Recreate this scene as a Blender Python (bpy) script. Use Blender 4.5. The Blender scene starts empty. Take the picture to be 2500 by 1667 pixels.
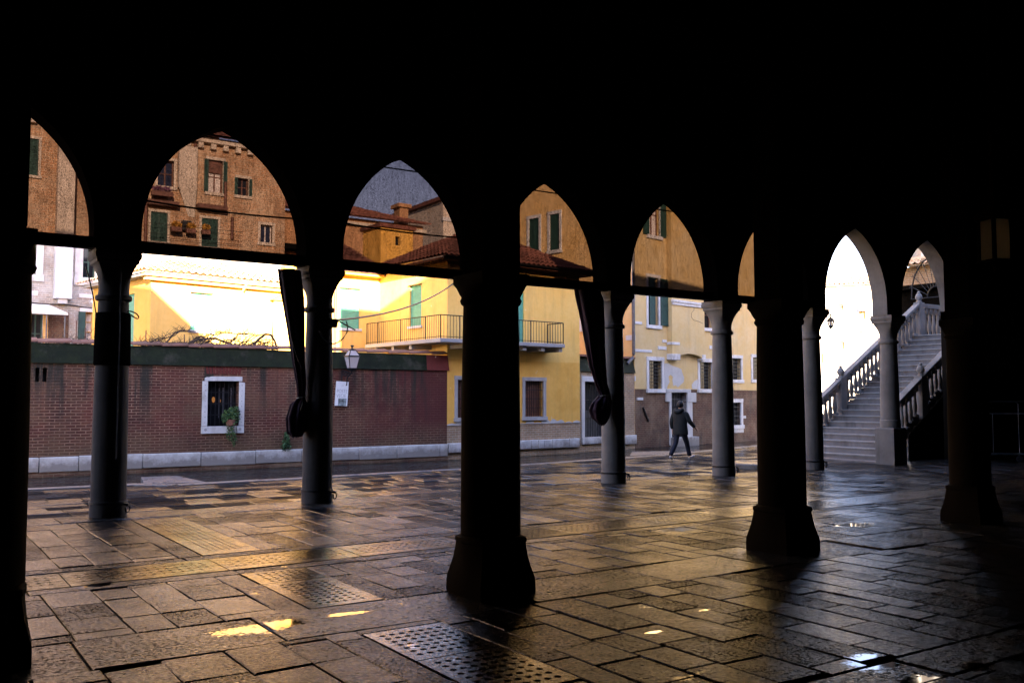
import bpy, bmesh, math, random
from mathutils import Vector, Matrix
rnd = random.Random(7)
sc = bpy.context.scene
COL = sc.collection
R = math.radians

# ------------------------------------------------------------------ camera
K = 2500 / 2352.
FPX = 2120 * K
TH = math.atan(3138 / 2120)
PT = math.atan(131 / 2120.)
CAMH = 1.83
FW = Vector((math.cos(TH) * math.cos(PT), math.sin(TH) * math.cos(PT), math.sin(PT)))
RT = Vector((math.sin(TH), -math.cos(TH), 0))
UP = RT.cross(FW)
cd = bpy.data.cameras.new('camera')
cd.sensor_width = 36
cd.lens = FPX / 2500 * 36
cd.clip_start = .05
cd.clip_end = 6000
cam = bpy.data.objects.new('camera', cd)
COL.objects.link(cam)
mw = Matrix((RT, UP, -FW)).transposed().to_4x4()
mw.translation = (0, 0, CAMH)
cam.matrix_world = mw
sc.camera = cam

# ------------------------------------------------------------------ light
SUN_DX, SUN_DY, SUN_DZ = .33, 1.0, -.30          # direction the light travels
EL = math.atan2(-SUN_DZ, math.hypot(SUN_DX, SUN_DY))
w = bpy.data.worlds.new("World")
sc.world = w
w.use_nodes = True
nt = w.node_tree
bg = nt.nodes['Background']
sky = nt.nodes.new('ShaderNodeTexSky')
sky.sky_type = 'NISHITA'
sky.sun_disc = False
sky.sun_elevation = EL
sky.sun_rotation = math.atan2(-SUN_DX, -SUN_DY)
sky.air_density = 1.0
sky.dust_density = .6
sky.ozone_density = 2.0
tint = nt.nodes.new('ShaderNodeMix')
tint.data_type = 'RGBA'
tint.blend_type = 'MULTIPLY'
tint.inputs[0].default_value = 1
tint.inputs[7].default_value = (1.22, .96, 1.02, 1)
nt.links.new(sky.outputs[0], tint.inputs[6])
nt.links.new(tint.outputs[2], bg.inputs[0])
bg.inputs[1].default_value = .09
sd = bpy.data.lights.new('sun', 'SUN')
sd.energy = 5.0
sd.angle = R(.5)
sd.color = (1, .83, .60)
so = bpy.data.objects.new('sun', sd)
COL.objects.link(so)
so.rotation_euler = Vector((SUN_DX, SUN_DY, SUN_DZ)).to_track_quat('-Z', 'Y').to_euler()
so.location = (-10, -30, 40)
sc.view_settings.view_transform = 'Standard'
sc.view_settings.look = 'None'
sc.view_settings.exposure = 3.6
sc.view_settings.gamma = 1
cy = sc.cycles
cy.max_bounces = 6
cy.diffuse_bounces = 2
cy.adaptive_threshold = .006
cy.glossy_bounces = 3
cy.transparent_max_bounces = 12
cy.sample_clamp_indirect = 6
cy.use_denoising = True
cy.caustics_reflective = False
cy.caustics_refractive = False

# ------------------------------------------------------------------ photo helpers
_Z = dict(A=(0, 250, 750 / 1960), B=(650, 350, 750 / 1960), C=(1200, 400, 700 / 1960), D=(1850, 500, 650 / 1456),
          E=(0, 750, 800 / 2281), F=(650, 800, 700 / 2195), G=(1200, 700, 700 / 1996), S=(780, 830, 180 / 1568),
          W=(460, 890, 300 / 1960), P=(340, 310, 400 / 1901), L=(60, 590, 280 / 1626), X=(1530, 700, 330 / 1362),
          T=(2000, 560, 320 / 1476))
def ray(x, y, k=None):
    if k is None:
        x, y = x * K, y * K
    else:
        a, b, s = _Z[k]
        x, y = a + x * s, b + y * s
    return FW + RT * ((x - 1250) / FPX) + UP * ((833.5 - y) / FPX)
def G(x, y, z=0, k=None):
    r = ray(x, y, k)
    t = (z - CAMH) / r.z
    return (r.x * t, r.y * t)

class Fac:
    """a vertical facade: local x runs along it, local y goes into the building, local z is up"""
    def __init__(s, p, a):
        s.p = Vector((p[0], p[1]))
        s.a = R(a)
        s.d = Vector((math.cos(s.a), math.sin(s.a)))
        s.n = Vector((-math.sin(s.a), math.cos(s.a)))
    def V(s, x, y, k=None, off=0):
        r = ray(x, y, k)
        q = s.p - s.n * off
        t = q.dot(s.n) / (r.x * s.n.x + r.y * s.n.y)
        h = Vector((r.x * t, r.y * t))
        return ((h - s.p).dot(s.d), CAMH + r.z * t)
    def rect(s, x0, y0, x1, y1, k=None, off=0):
        ym, xm = (y0 + y1) / 2, (x0 + x1) / 2
        return (s.V(x0, ym, k, off)[0], s.V(x1, ym, k, off)[0], s.V(xm, y1, k, off)[1], s.V(xm, y0, k, off)[1])
    def xy(s, t, into=0):
        q = s.p + s.d * t + s.n * into
        return (q.x, q.y)
    def mat(s):
        m = Matrix.Rotation(s.a, 4, 'Z')
        m.translation = (s.p.x, s.p.y, 0)
        return m

# ------------------------------------------------------------------ mesh builder
class MB:
    def __init__(s):
        s.v = []
        s.f = []
    def add(s, vs, fs):
        o = len(s.v)
        s.v += [tuple(q) for q in vs]
        s.f += [tuple(i + o for i in f) for f in fs]
        return s
    def box(s, x0, x1, y0, y1, z0, z1):
        return s.add([(x0, y0, z0), (x1, y0, z0), (x1, y1, z0), (x0, y1, z0), (x0, y0, z1), (x1, y0, z1), (x1, y1, z1), (x0, y1, z1)],
                     [(3, 2, 1, 0), (4, 5, 6, 7), (0, 1, 5, 4), (1, 2, 6, 5), (2, 3, 7, 6), (3, 0, 4, 7)])
    def quad(s, a, b, c, d):
        return s.add([a, b, c, d], [(0, 1, 2, 3)])
    def tube(s, pts, rs, n=6, cap=True):
        pts = [Vector(p) for p in pts]
        if not isinstance(rs, (list, tuple)):
            rs = [rs] * len(pts)
        rings = []
        o = len(s.v)
        for i, p in enumerate(pts):
            t = (pts[min(i + 1, len(pts) - 1)] - pts[max(i - 1, 0)])
            if t.length < 1e-9:
                t = Vector((0, 0, 1))
            t.normalize()
            u = t.cross(Vector((0, 0, 1)) if abs(t.z) < .9 else Vector((1, 0, 0))).normalized()
            q = t.cross(u)
            for j in range(n):
                a = 2 * math.pi * j / n
                s.v.append(tuple(p + (u * math.cos(a) + q * math.sin(a)) * rs[i]))
        for i in range(len(pts) - 1):
            for j in range(n):
                a, b = o + i * n + j, o + i * n + (j + 1) % n
                s.f.append((a, b, b + n, a + n))
        if cap:
            s.f.append(tuple(o + j for j in reversed(range(n))))
            s.f.append(tuple(o + (len(pts) - 1) * n + j for j in range(n)))
        return s
    def lathe(s, prof, c=(0, 0), n=24, sq=None, rot=0):
        """prof: list of (r, z) or (r, z, squareness)"""
        o = len(s.v)
        for p in prof:
            k = p[2] if len(p) > 2 else 0
            for j in range(n):
                a = 2 * math.pi * j / n + rot
                ca, sa = math.cos(a), math.sin(a)
                m = max(abs(ca), abs(sa))
                f = (1 - k) + k / m
                s.v.append((c[0] + p[0] * ca * f, c[1] + p[0] * sa * f, p[1]))
        for i in range(len(prof) - 1):
            for j in range(n):
                a, b = o + i * n + j, o + i * n + (j + 1) % n
                s.f.append((a, b, b + n, a + n))
        s.f.append(tuple(o + j for j in reversed(range(n))))
        s.f.append(tuple(o + (len(prof) - 1) * n + j for j in range(n)))
        return s
    def poly(s, pts, y0, y1):
        """extrude an (x, z) outline from y0 to y1"""
        n = len(pts)
        vs = [(p[0], y0, p[1]) for p in pts] + [(p[0], y1, p[1]) for p in pts]
        fs = [tuple(range(n)), tuple(range(2 * n - 1, n - 1, -1))]
        fs += [((i + 1) % n, i, i + n, (i + 1) % n + n) for i in range(n)]
        return s.add(vs, fs)
    def slab(s, pts, z0, z1):
        n = len(pts)
        vs = [(p[0], p[1], z1) for p in pts] + [(p[0], p[1], z0) for p in pts]
        fs = [tuple(range(n)), tuple(range(2 * n - 1, n - 1, -1))]
        fs += [((i + 1) % n, i, i + n, (i + 1) % n + n) for i in range(n)]
        return s.add(vs, fs)
    def build(s, name, mat, parent=None, fac=None, smooth=False, bevel=0, fix=True):
        me = bpy.data.meshes.new(name)
        me.from_pydata(s.v, [], s.f)
        if fix:
            b = bmesh.new()
            b.from_mesh(me)
            bmesh.ops.recalc_face_normals(b, faces=b.faces)
            b.to_mesh(me)
            b.free()
        me.materials.append(M[mat] if isinstance(mat, str) else mat)
        o = bpy.data.objects.new(name, me)
        COL.objects.link(o)
        if parent is not None:
            o.parent = parent
        if fac is not None:
            m = fac.mat()
            o.matrix_local = (PM[parent.name].inverted() @ m) if parent is not None else m
        if smooth:
            for p in me.polygons:
                p.use_smooth = True
            me.set_sharp_from_angle(angle=R(38))
        if bevel:
            bm = o.modifiers.new('bevel', 'BEVEL')
            bm.width = bevel
            bm.segments = 2
            bm.limit_method = 'ANGLE'
        return o

PM = {}
def tag(o, label=None, cat=None, group=None, kind=None):
    if label: o['label'] = label
    if cat: o['category'] = cat
    if group: o['group'] = group
    if kind: o['kind'] = kind
    return o
def empty(name, loc=(0, 0, 0), rz=0, label=None, cat=None, group=None):
    o = bpy.data.objects.new(name, None)
    COL.objects.link(o)
    o.location = loc
    o.rotation_euler = (0, 0, rz)
    o.empty_display_size = .3
    m = Matrix.Rotation(rz, 4, 'Z')
    m.translation = loc
    PM[o.name] = m
    return tag(o, label, cat, group)
def copy_tree(o, parent=None):
    c = o.copy()
    COL.objects.link(c)
    c.parent = parent
    for ch in [x for x in bpy.data.objects if x.parent == o and x.name in COL.objects]:
        copy_tree(ch, c)
    return c

# ------------------------------------------------------------------ materials
M = {}
class NT:
    def __init__(s, name):
        s.m = bpy.data.materials.new(name)
        s.m.use_nodes = True
        s.t = s.m.node_tree
        s.b = s.t.nodes['Principled BSDF']
        s.out = s.t.nodes['Material Output']
        s.tc = s.t.nodes.new('ShaderNodeTexCoord').outputs['Object']
    def n(s, typ, ins=None, **kw):
        nd = s.t.nodes.new('ShaderNode' + typ)
        for k, v in kw.items():
            setattr(nd, k, v)
        for k, v in (ins or {}).items():
            s.set(nd.inputs[k], v)
        return nd
    def set(s, sock, v):
        if isinstance(v, bpy.types.NodeSocket):
            s.t.links.new(v, sock)
        elif isinstance(v, (tuple, list)) and len(v) == 3 and sock.type == 'RGBA':
            sock.default_value = (*v, 1)
        else:
            sock.default_value = v
    def map(s, scale=(1, 1, 1), loc=(0, 0, 0), src=None):
        return s.n('Mapping', {'Vector': src or s.tc, 'Scale': scale, 'Location': loc}).outputs[0]
    def noise(s, scale, detail=4, rough=.55, vec=None, sc3=None, loc=(0, 0, 0), dist=0):
        v = vec or s.tc
        if sc3 or loc != (0, 0, 0):
            v = s.map(sc3 or (1, 1, 1), loc, v)
        return s.n('TexNoise', {'Vector': v, 'Scale': scale, 'Detail': detail, 'Roughness': rough, 'Distortion': dist}).outputs['Fac']
    def ramp(s, f, a, b, lo=0., hi=1.):
        return s.n('MapRange', {'Value': f, 'From Min': a, 'From Max': b, 'To Min': lo, 'To Max': hi}).outputs[0]
    def mix(s, f, a, b, mode='MIX'):
        nd = s.t.nodes.new('ShaderNodeMix')
        nd.data_type = 'RGBA'
        nd.blend_type = mode
        s.set(nd.inputs[0], f)
        s.set(nd.inputs[6], a)
        s.set(nd.inputs[7], b)
        return nd.outputs[2]
    def math(s, op, a, b=0.):
        nd = s.t.nodes.new('ShaderNodeMath')
        nd.operation = op
        s.set(nd.inputs[0], a)
        s.set(nd.inputs[1], b)
        return nd.outputs[0]
    def bump(s, h, strength=.3, dist=.01, normal=None):
        ins = {'Height': h, 'Strength': strength, 'Distance': dist}
        if normal is not None:
            ins['Normal'] = normal
        return s.n('Bump', ins).outputs[0]
    def sep(s, v=None):
        return s.n('SeparateXYZ', {0: v or s.tc}).outputs
    def comb(s, x, y, z=0.):
        return s.n('CombineXYZ', {0: x, 1: y, 2: z}).outputs[0]
    def fin(s, col, rough=.8, normal=None, metal=0, spec=None):
        s.set(s.b.inputs['Base Color'], col)
        s.set(s.b.inputs['Roughness'], rough)
        s.b.inputs['Metallic'].default_value = metal
        if spec is not None:
            s.set(s.b.inputs['Specular IOR Level'], spec)
        if normal is not None:
            s.set(s.b.inputs['Normal'], normal)
        M[s.m.name] = s.m
        return s.m

def simple(name, col, rough=.7, metal=0, var=.25, scale=8, bump=.2, spec=None):
    t = NT(name)
    f = t.noise(scale, 5)
    c = t.mix(t.ramp(f, .3, .7), tuple(q * (1 - var) for q in col), tuple(min(1, q * (1 + var)) for q in col))
    return t.fin(c, rough, t.bump(t.noise(scale * 4, 4), bump, .004) if bump else None, metal, spec)

def plaster(name, c1, c2, dirt, dirt_amt=.5, stain=None, stain_amt=.6, grain=1., spots=None, spec=.25, ns=1., tide=None):
    t = NT(name)
    c = t.mix(t.ramp(t.noise(.7 * ns, 7, .65), .35, .65), c1, c2)
    c = t.mix(t.math('MULTIPLY', t.ramp(t.noise(6, 5, .65), .4, .75), .35), c, tuple(q * .82 for q in c1))
    st = t.ramp(t.noise(1.0, 6, .65, sc3=(2.2, 2.2, .28)), .52, .78)
    c = t.mix(t.math('MULTIPLY', st, dirt_amt), c, dirt)
    if stain:
        c = t.mix(t.math('MULTIPLY', t.ramp(t.noise(.45 * ns, 8, .72, loc=(3, 1, 9)), .53, .66), stain_amt), c, stain)
    if spots:
        c = t.mix(t.ramp(t.noise(3.2, 3, .5, sc3=(1.6, 1.6, .7), loc=(5, 2, 7)), .73, .75), c, spots)
    if tide:
        zz = t.math('ADD', t.sep()[2], t.math('MULTIPLY', t.math('SUBTRACT', t.noise(3, 7, .72), .5), .75))
        c = t.mix(t.ramp(zz, -.05, .22, .85, 0), c, tide)
    n = t.bump(t.noise(30, 5, .7), .25 * grain, .01)
    n = t.bump(t.noise(2.2, 4), .3 * grain, .03, n)
    return t.fin(c, .85, n, spec=spec)

def brick(name, ca, cb, mortar, bw=.27, rh=.085, ms=.012, pale=None, pale_amt=.0, dark=None, dark_amt=.0, extra=None):
    t = NT(name)
    x, y, z = t.sep()
    wob = t.noise(3, 3)
    zz = t.math('ADD', z, t.math('MULTIPLY', wob, .03))
    vec = t.comb(x, zz)
    br = t.n('TexBrick', {'Vector': vec, 'Color1': ca, 'Color2': cb, 'Mortar': mortar, 'Scale': 1, 'Mortar Size': ms,
                          'Mortar Smooth': .3, 'Bias': -.1, 'Brick Width': bw, 'Row Height': rh})
    c = br.outputs['Color']
    # individual odd bricks
    c2 = t.n('TexBrick', {'Vector': vec, 'Color1': (.35, .35, .35), 'Color2': (1.5, 1.4, 1.3), 'Mortar': (1, 1, 1), 'Scale': 1,
                          'Mortar Size': ms, 'Brick Width': bw, 'Row Height': rh, 'Bias': .0}).outputs['Color']
    c = t.mix(.55, c, c2, 'MULTIPLY')
    c = t.mix(t.math('MULTIPLY', t.ramp(t.noise(1.1, 6, .65), .42, .62), .5), c, tuple(q * .55 for q in cb))
    if pale:
        c = t.mix(t.math('MULTIPLY', t.ramp(t.noise(.8, 8, .72, loc=(7, 0, 3)), .45, .62), pale_amt), c, pale)
    if dark:
        st = t.ramp(t.noise(1.2, 5, .6, sc3=(1.8, 1.8, .35), loc=(2, 0, 1)), .56, .7)
        c = t.mix(t.math('MULTIPLY', st, dark_amt), c, dark)
    if extra:
        c = extra(t, c, x, z)
    h = t.math('ADD', t.math('MULTIPLY', br.outputs['Fac'], -1.), t.math('MULTIPLY', t.noise(22, 5, .7), .9))
    return t.fin(c, .88, t.bump(h, .7, .02))

def red_extra(t, c, x, z):
    # worn patches: pale bloom high up, brown and green damp low down
    e = t.math('MULTIPLY', t.ramp(t.noise(.9, 7, .7, loc=(9, 0, 4)), .47, .62), t.ramp(z, .9, 2.4, .25, .8))
    c = t.mix(e, c, (.165, .074, .042))
    e = t.math('MULTIPLY', t.ramp(t.noise(.6, 7, .7, loc=(2, 0, 8)), .48, .62), .7)
    c = t.mix(e, c, t.mix(.5, c, (.13, .016, .013)))
    # peeling dark red limewash, complete near the right end of the wall
    g = t.ramp(x, 9.0, 17.2, -.16, .36)
    m = t.ramp(t.math('ADD', t.noise(.9, 9, .75, loc=(1, 4, 2), sc3=(1, 1, .8)), g), .55, .72)
    m = t.math('MULTIPLY', m, t.ramp(z, .35, 1.1, .15, 1))
    c = t.mix(t.math('MULTIPLY', m, .88), c, (.075, .011, .010))
    d = t.math('MULTIPLY', t.ramp(t.math('ADD', z, t.math('MULTIPLY', t.noise(1.5, 5), .9)), .55, 1.45, 1, 0), .75)
    c = t.mix(d, c, t.mix(.35, (.062, .046, .022), c))
    # dark runs from the coping
    s = t.ramp(t.noise(1., 5, .65, sc3=(2.3, 1, .16), loc=(4, 0, 0)), .50, .60)
    s = t.math('MULTIPLY', s, t.ramp(t.math('ADD', z, t.math('MULTIPLY', t.noise(2, 2, sc3=(1, 1, .1)), 1.2)), 1.6, 3.0, 0, .9))
    c = t.mix(s, c, (.016, .018, .012))
    k = t.ramp(t.noise(7, 6, .7), .66, .72)
    return t.mix(t.math('MULTIPLY', k, .6), c, (.02, .016, .012))
brick('red_brick', (.110, .024, .011), (.038, .010, .006), (.27, .16, .105), ms=.015, pale=(.15, .085, .045), pale_amt=.6, extra=red_extra)
brick('pale_brick', (.36, .32, .27), (.27, .22, .18), (.48, .46, .42), pale=(.50, .49, .46), pale_amt=.8)
brick('brown_brick', (.13, .045, .020), (.050, .022, .014), (.15, .105, .065), pale=(.21, .145, .09), pale_amt=.6, dark=(.05, .045, .035), dark_amt=.6)
brick('tan_brick', (.42, .29, .17), (.28, .18, .11), (.45, .38, .29), dark=(.08, .07, .055), dark_amt=.5)
brick('palazzo_brick', (.56, .33, .17), (.38, .20, .10), (.62, .48, .33), bw=.3, rh=.1, pale=(.66, .53, .37), pale_amt=.45, dark=(.14, .09, .06), dark_amt=.5)
plaster('yellow_plaster', (.80, .475, .115), (.82, .53, .16), (.47, .30, .10), .75, stain=(.70, .39, .07), stain_amt=.45, spots=(.82, .66, .40))
plaster('ochre_plaster', (.74, .40, .075), (.78, .45, .11), (.46, .27, .08), .55, stain=(.60, .30, .045), stain_amt=.6, spots=(.74, .52, .25))
plaster('beige_plaster', (.58, .41, .17), (.60, .47, .26), (.36, .29, .18), .65, stain=(.56, .34, .085), stain_amt=.6)
plaster('peach_plaster', (.72, .46, .17), (.75, .52, .24), (.6, .42, .2), .3)
plaster('grey_plaster', (.42, .41, .40), (.55, .54, .52), (.3, .3, .28), .4)
plaster('pale_plaster', (.55, .46, .36), (.62, .54, .44), (.34, .27, .20), .6)
plaster('white_plaster', (.50, .52, .54), (.56, .57, .58), (.36, .37, .38), .5)
plaster('terracotta_plaster', (.40, .21, .10), (.46, .26, .13), (.25, .13, .07), .5)
plaster('red_plaster', (.12, .026, .022), (.15, .035, .03), (.06, .02, .02), .5, spots=(.4, .3, .25))
plaster('far_plaster', (.80, .74, .64), (.85, .80, .72), (.6, .55, .48), .3)
plaster('moss_render', (.006, .010, .005), (.016, .024, .009), (.005, .006, .005), .8, stain=(.050, .048, .036), stain_amt=.75, ns=4., spots=(.06, .07, .05), tide=None)
plaster('white_stone', (.54, .54, .54), (.66, .65, .63), (.28, .25, .22), .6, stain=(.34, .30, .26), stain_amt=.7, ns=2.5, tide=(.17, .15, .135))
plaster('grey_stone', (.30, .29, .29), (.40, .39, .39), (.16, .15, .15), .6)
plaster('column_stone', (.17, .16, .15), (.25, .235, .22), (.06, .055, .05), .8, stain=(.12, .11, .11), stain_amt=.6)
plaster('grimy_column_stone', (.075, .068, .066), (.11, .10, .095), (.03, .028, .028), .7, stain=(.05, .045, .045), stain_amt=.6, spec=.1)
plaster('stair_stone', (.24, .225, .21), (.37, .35, .33), (.07, .065, .06), .8, stain=(.11, .10, .09), stain_amt=.8)
plaster('riser_stone', (.17, .155, .15), (.26, .24, .23), (.04, .035, .035), .9, stain=(.05, .045, .04), stain_amt=.8)
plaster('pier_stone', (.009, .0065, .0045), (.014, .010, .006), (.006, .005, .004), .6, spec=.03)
plaster('shade_dark_brickwork', (.009, .008, .007), (.012, .010, .008), (.007, .006, .006), .5, spec=.02)  # near-black base colour with the shade of netted arches put in
plaster('coping_tile', (.17, .085, .06), (.26, .13, .10), (.07, .055, .04), .7, stain=(.06, .065, .04), stain_amt=.7)
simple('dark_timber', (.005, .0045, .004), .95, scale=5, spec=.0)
simple('dark_iron', (.022, .022, .024), .55, .6, bump=.1)
simple('grey_iron', (.10, .10, .11), .5, .5, bump=.1)
simple('black_void', (.008, .008, .009), .9, bump=0)
simple('green_shutter', (.10, .36, .25), .55, var=.15, bump=.05)
simple('dark_shutter', (.016, .055, .042), .6, var=.3, bump=.1)
simple('brown_timber', (.13, .05, .03), .6)
simple('ochre_timber', (.62, .36, .12), .6, var=.1)
simple('pale_board', (.60, .54, .50), .7, var=.1)
simple('white_board', (.78, .80, .82), .6, var=.05)
simple('cream_cloth', (.78, .74, .66), .8, var=.06)
simple('maroon_cloth', (.20, .045, .05), .8)
simple('purple_cloth', (.035, .008, .020), .75, var=.4, scale=6)
simple('cord_black', (.012, .012, .013), .6, bump=0)
simple('rope', (.35, .31, .24), .9)
simple('roof_tile', (.17, .062, .040), .9, var=.45, scale=2.5)
simple('pale_roof_tile', (.58, .40, .23), .85, var=.25, scale=3)
simple('bark', (.045, .028, .018), .9, scale=12)
simple('leaf', (.035, .095, .030), .6, var=.6, scale=7)
simple('pale_leaf', (.10, .17, .045), .6, var=.5, scale=7)
simple('flower', (.45, .22, .03), .7, var=.4)
simple('purple_flower', (.16, .06, .12), .7, var=.4)
simple('terracotta_pot', (.22, .09, .06), .8)
simple('jacket_cloth', (.006, .008, .008), .85, scale=10)
simple('denim', (.007, .009, .022), .85, scale=14)
simple('shoe', (.42, .40, .40), .6, var=.4, scale=30)
simple('skin', (.42, .25, .18), .55, var=.08, bump=.05)
simple('hair', (.012, .009, .008), .6, var=.3, scale=40)
simple('rail_steel', (.30, .31, .33), .35, .8, bump=.05)
simple('photo_print', (.20, .24, .24), .5, var=.9, scale=9, bump=0)
simple('sign_ink', (.40, .41, .44), .7, bump=0)
def glass(name, col, rough=.05):
    t = NT(name)
    return t.fin(col, rough, t.bump(t.noise(1.2, 2), .08, .02), spec=.25)
glass('dark_glass', (.012, .013, .016))
glass('blue_glass', (.02, .025, .05))
def frosted():
    t = NT('frosted_glass')
    M['frosted_glass'] = t.m
    mx = t.n('MixShader', {0: .6, 1: t.n('BsdfDiffuse', {'Color': (.06, .055, .045)}).outputs[0],
                           2: t.n('BsdfTranslucent', {'Color': (.75, .68, .55)}).outputs[0]})
    t.t.links.new(mx.outputs[0], t.out.inputs[0])
frosted()
def clear():
    t = NT('clear_glass')
    mx = t.n('MixShader', {0: .78, 1: t.n('BsdfGlossy', {'Color': (.8, .78, .78), 'Roughness': .1}).outputs[0],
                           2: t.n('BsdfTransparent').outputs[0]})
    t.t.links.new(mx.outputs[0], t.out.inputs[0])
    M['clear_glass'] = t.m
clear()
def lamp_pane():
    t = NT('lamp_pane')
    M['lamp_pane'] = t.m
    mx = t.n('MixShader', {0: .35, 1: t.n('BsdfDiffuse', {'Color': (.62, .56, .55)}).outputs[0],
                           2: t.n('BsdfTransparent').outputs[0]})
    t.t.links.new(mx.outputs[0], t.out.inputs[0])
lamp_pane()
def glow():
    t = NT('lit_room_lamp')
    t.b.inputs['Emission Color'].default_value = (1, .35, .05, 1)
    t.b.inputs['Emission Strength'].default_value = .022
    t.fin((.3, .15, .05), .6)
glow()

def net():
    t = NT('net_cloth')
    fine = t.noise(85, 2, .6, sc3=(1.15, 1, .62))
    mid = t.noise(9, 4, .6, sc3=(2.4, 1, .35), loc=(3, 0, 1))
    f = t.math('ADD', t.math('MULTIPLY', t.ramp(fine, .30, .70), .80), t.math('MULTIPLY', t.ramp(mid, .35, .7), .22))
    fac = t.n('Clamp', {0: t.math('MULTIPLY', f, .064), 1: .003, 2: .5}).outputs[0]
    d = t.n('BsdfDiffuse', {'Color': (.035, .030, .026)}).outputs[0]
    tr = t.n('BsdfTransparent', {'Color': (1, .79, .78)}).outputs[0]
    mx = t.n('MixShader', {0: fac, 1: d, 2: tr})
    t.t.links.new(mx.outputs[0], t.out.inputs[0])
    M['net_cloth'] = t.m
net()

def water():
    t = NT('canal_water')
    n1 = t.noise(1.6, 3, .55, sc3=(.55, 1.3, 1))
    n2 = t.noise(6, 3, .55, sc3=(.6, 1.2, 1))
    n = t.bump(n1, 1.0, .24)
    n = t.bump(n2, .6, .04, n)
    t.b.inputs['IOR'].default_value = 1.33
    t.fin((.004, .009, .010), .06, n)
water()

PUD = [(G(600, 1440), .40, .17), (G(790, 1410), .26, .06), (G(2010, 1520), .28, .20), (G(2105, 1560), .22, .14), (G(2240, 1528), .16, .10),
       (G(1620, 1400), .09, .04), (G(1500, 1450), .10, .04), (G(1965, 1205), .35, .25), (G(2010, 1130), .5, .3), (G(1560, 1215), .4, .2), (G(210, 1345), .2, .1)]
def paving(name, c1, c2, wet_lo, wet_hi, pit=1., pud=False, gs=34, lo=.05, slabvar=.42, hi=.62):
    t = NT(name)
    at = t.n('Attribute', attribute_name='slab').outputs['Color']
    r, g, b = t.n('SeparateColor', {0: at}).outputs
    c = t.mix(r, c1, c2)
    c = t.mix(t.math('MULTIPLY', t.ramp(t.noise(2.2, 7, .7), .4, .68), .55), c, tuple(q * .5 for q in c1))
    c = t.mix(t.math('MULTIPLY', t.ramp(t.noise(40, 4, .7), .55, .72), .5), c, tuple(q * 1.6 for q in c2))
    damp = t.ramp(t.math('ADD', t.noise(1.1, 6, .62), t.math('MULTIPLY', t.math('SUBTRACT', g, .5), .6)), .40, .60)
    rough = t.ramp(damp, 0, 1, wet_lo, wet_hi)
    M[t.m.name] = t.m
    puddle = t.ramp(t.noise(1.7, 7, .62, loc=(11, 5, 0), dist=.8), .60, .76)
    if pud:
        x, y, z = t.sep()
        wob = t.math('MULTIPLY', t.math('SUBTRACT', t.noise(4, 7, .75), .5), 3.2)
        for (px, py), rx, ry in PUD:
            dx = t.math('DIVIDE', t.math('SUBTRACT', x, px), rx)
            dy = t.math('DIVIDE', t.math('SUBTRACT', y, py), ry)
            q = t.math('ADD', t.math('ADD', t.math('MULTIPLY', dx, dx), t.math('MULTIPLY', dy, dy)), wob)
            puddle = t.math('MAXIMUM', puddle, t.ramp(q, 1.7, .1))
    grain = t.noise(gs, 4, .7)
    fine = t.noise(gs * 2.3, 3, .7)
    # stones poke out of the shallow edge of a puddle
    puddle = t.ramp(t.math('ADD', puddle, t.math('MULTIPLY', t.math('SUBTRACT', grain, .5), 2.0)), .40, .75)
    inv = t.math('SUBTRACT', 1., puddle)
    rough = t.n('MapRange', {'Value': puddle, 'From Min': 0., 'From Max': 1., 'To Min': rough, 'To Max': .055}).outputs[0]
    c = t.mix(puddle, c, (.008, .008, .009))
    n = t.n('Bump', {'Height': fine, 'Strength': t.math('MULTIPLY', inv, .45 * pit), 'Distance': .008}).outputs[0]
    n = t.n('Bump', {'Height': t.noise(6, 5, .6), 'Strength': t.math('MULTIPLY', inv, .5 * pit), 'Distance': .03, 'Normal': n}).outputs[0]
    rough = t.math('MAXIMUM', rough, .02)
    t.fin(c, rough, n, spec=.7)
    # a film of water on the worn high spots, dull pits and dry grit between them
    wetp = t.math('ADD', t.math('MULTIPLY', t.math('SUBTRACT', t.noise(2.6, 6, .65, loc=(4, 8, 1)), .5), .9), t.math('MULTIPLY', t.math('SUBTRACT', g, .5), slabvar))
    film = t.math('ADD', t.math('ADD', t.math('MULTIPLY', t.math('SUBTRACT', grain, .5), 2.6), t.math('MULTIPLY', t.math('SUBTRACT', fine, .5), 1.6)), wetp)
    film = t.ramp(film, -.55, hi, lo, 1.)
    film = t.math('MAXIMUM', film, puddle)
    dull = t.n('BsdfDiffuse', {'Color': c}).outputs[0]
    mx = t.n('MixShader', {0: film, 1: dull, 2: t.b.outputs[0]})
    t.t.links.new(mx.outputs[0], t.out.inputs[0])
    return t.m
paving('market_slab', (.010, .009, .0085), (.026, .022, .019), .07, .22, 1.0, True)
paving('band_stone', (.022, .020, .018), (.045, .040, .035), .07, .22, 1.2, True, gs=26, lo=.05)
paving('quay_slab', (.014, .012, .011), (.040, .034, .029), .05, .24, .5, lo=.15, slabvar=1.5, hi=.30)
paving('edge_stone', (.12, .115, .115), (.18, .17, .17), .2, .4, .6, lo=.3)
paving('plate_stone', (.035, .030, .026), (.055, .047, .04), .13, .26, .4, lo=.2, hi=.5)
simple('joint_mud', (.018, .016, .014), .75, scale=10, bump=.5)
simple('canal_bed', (.05, .05, .04), .9, bump=0)

# ------------------------------------------------------------------ setting: ground, paving, water
ground = MB().slab([(-3000, -3000), (3000, -3000), (3000, 3000), (-3000, 3000)], -2.2, -2.0).build('ground', 'canal_bed')
tag(ground, kind='structure')

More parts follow.
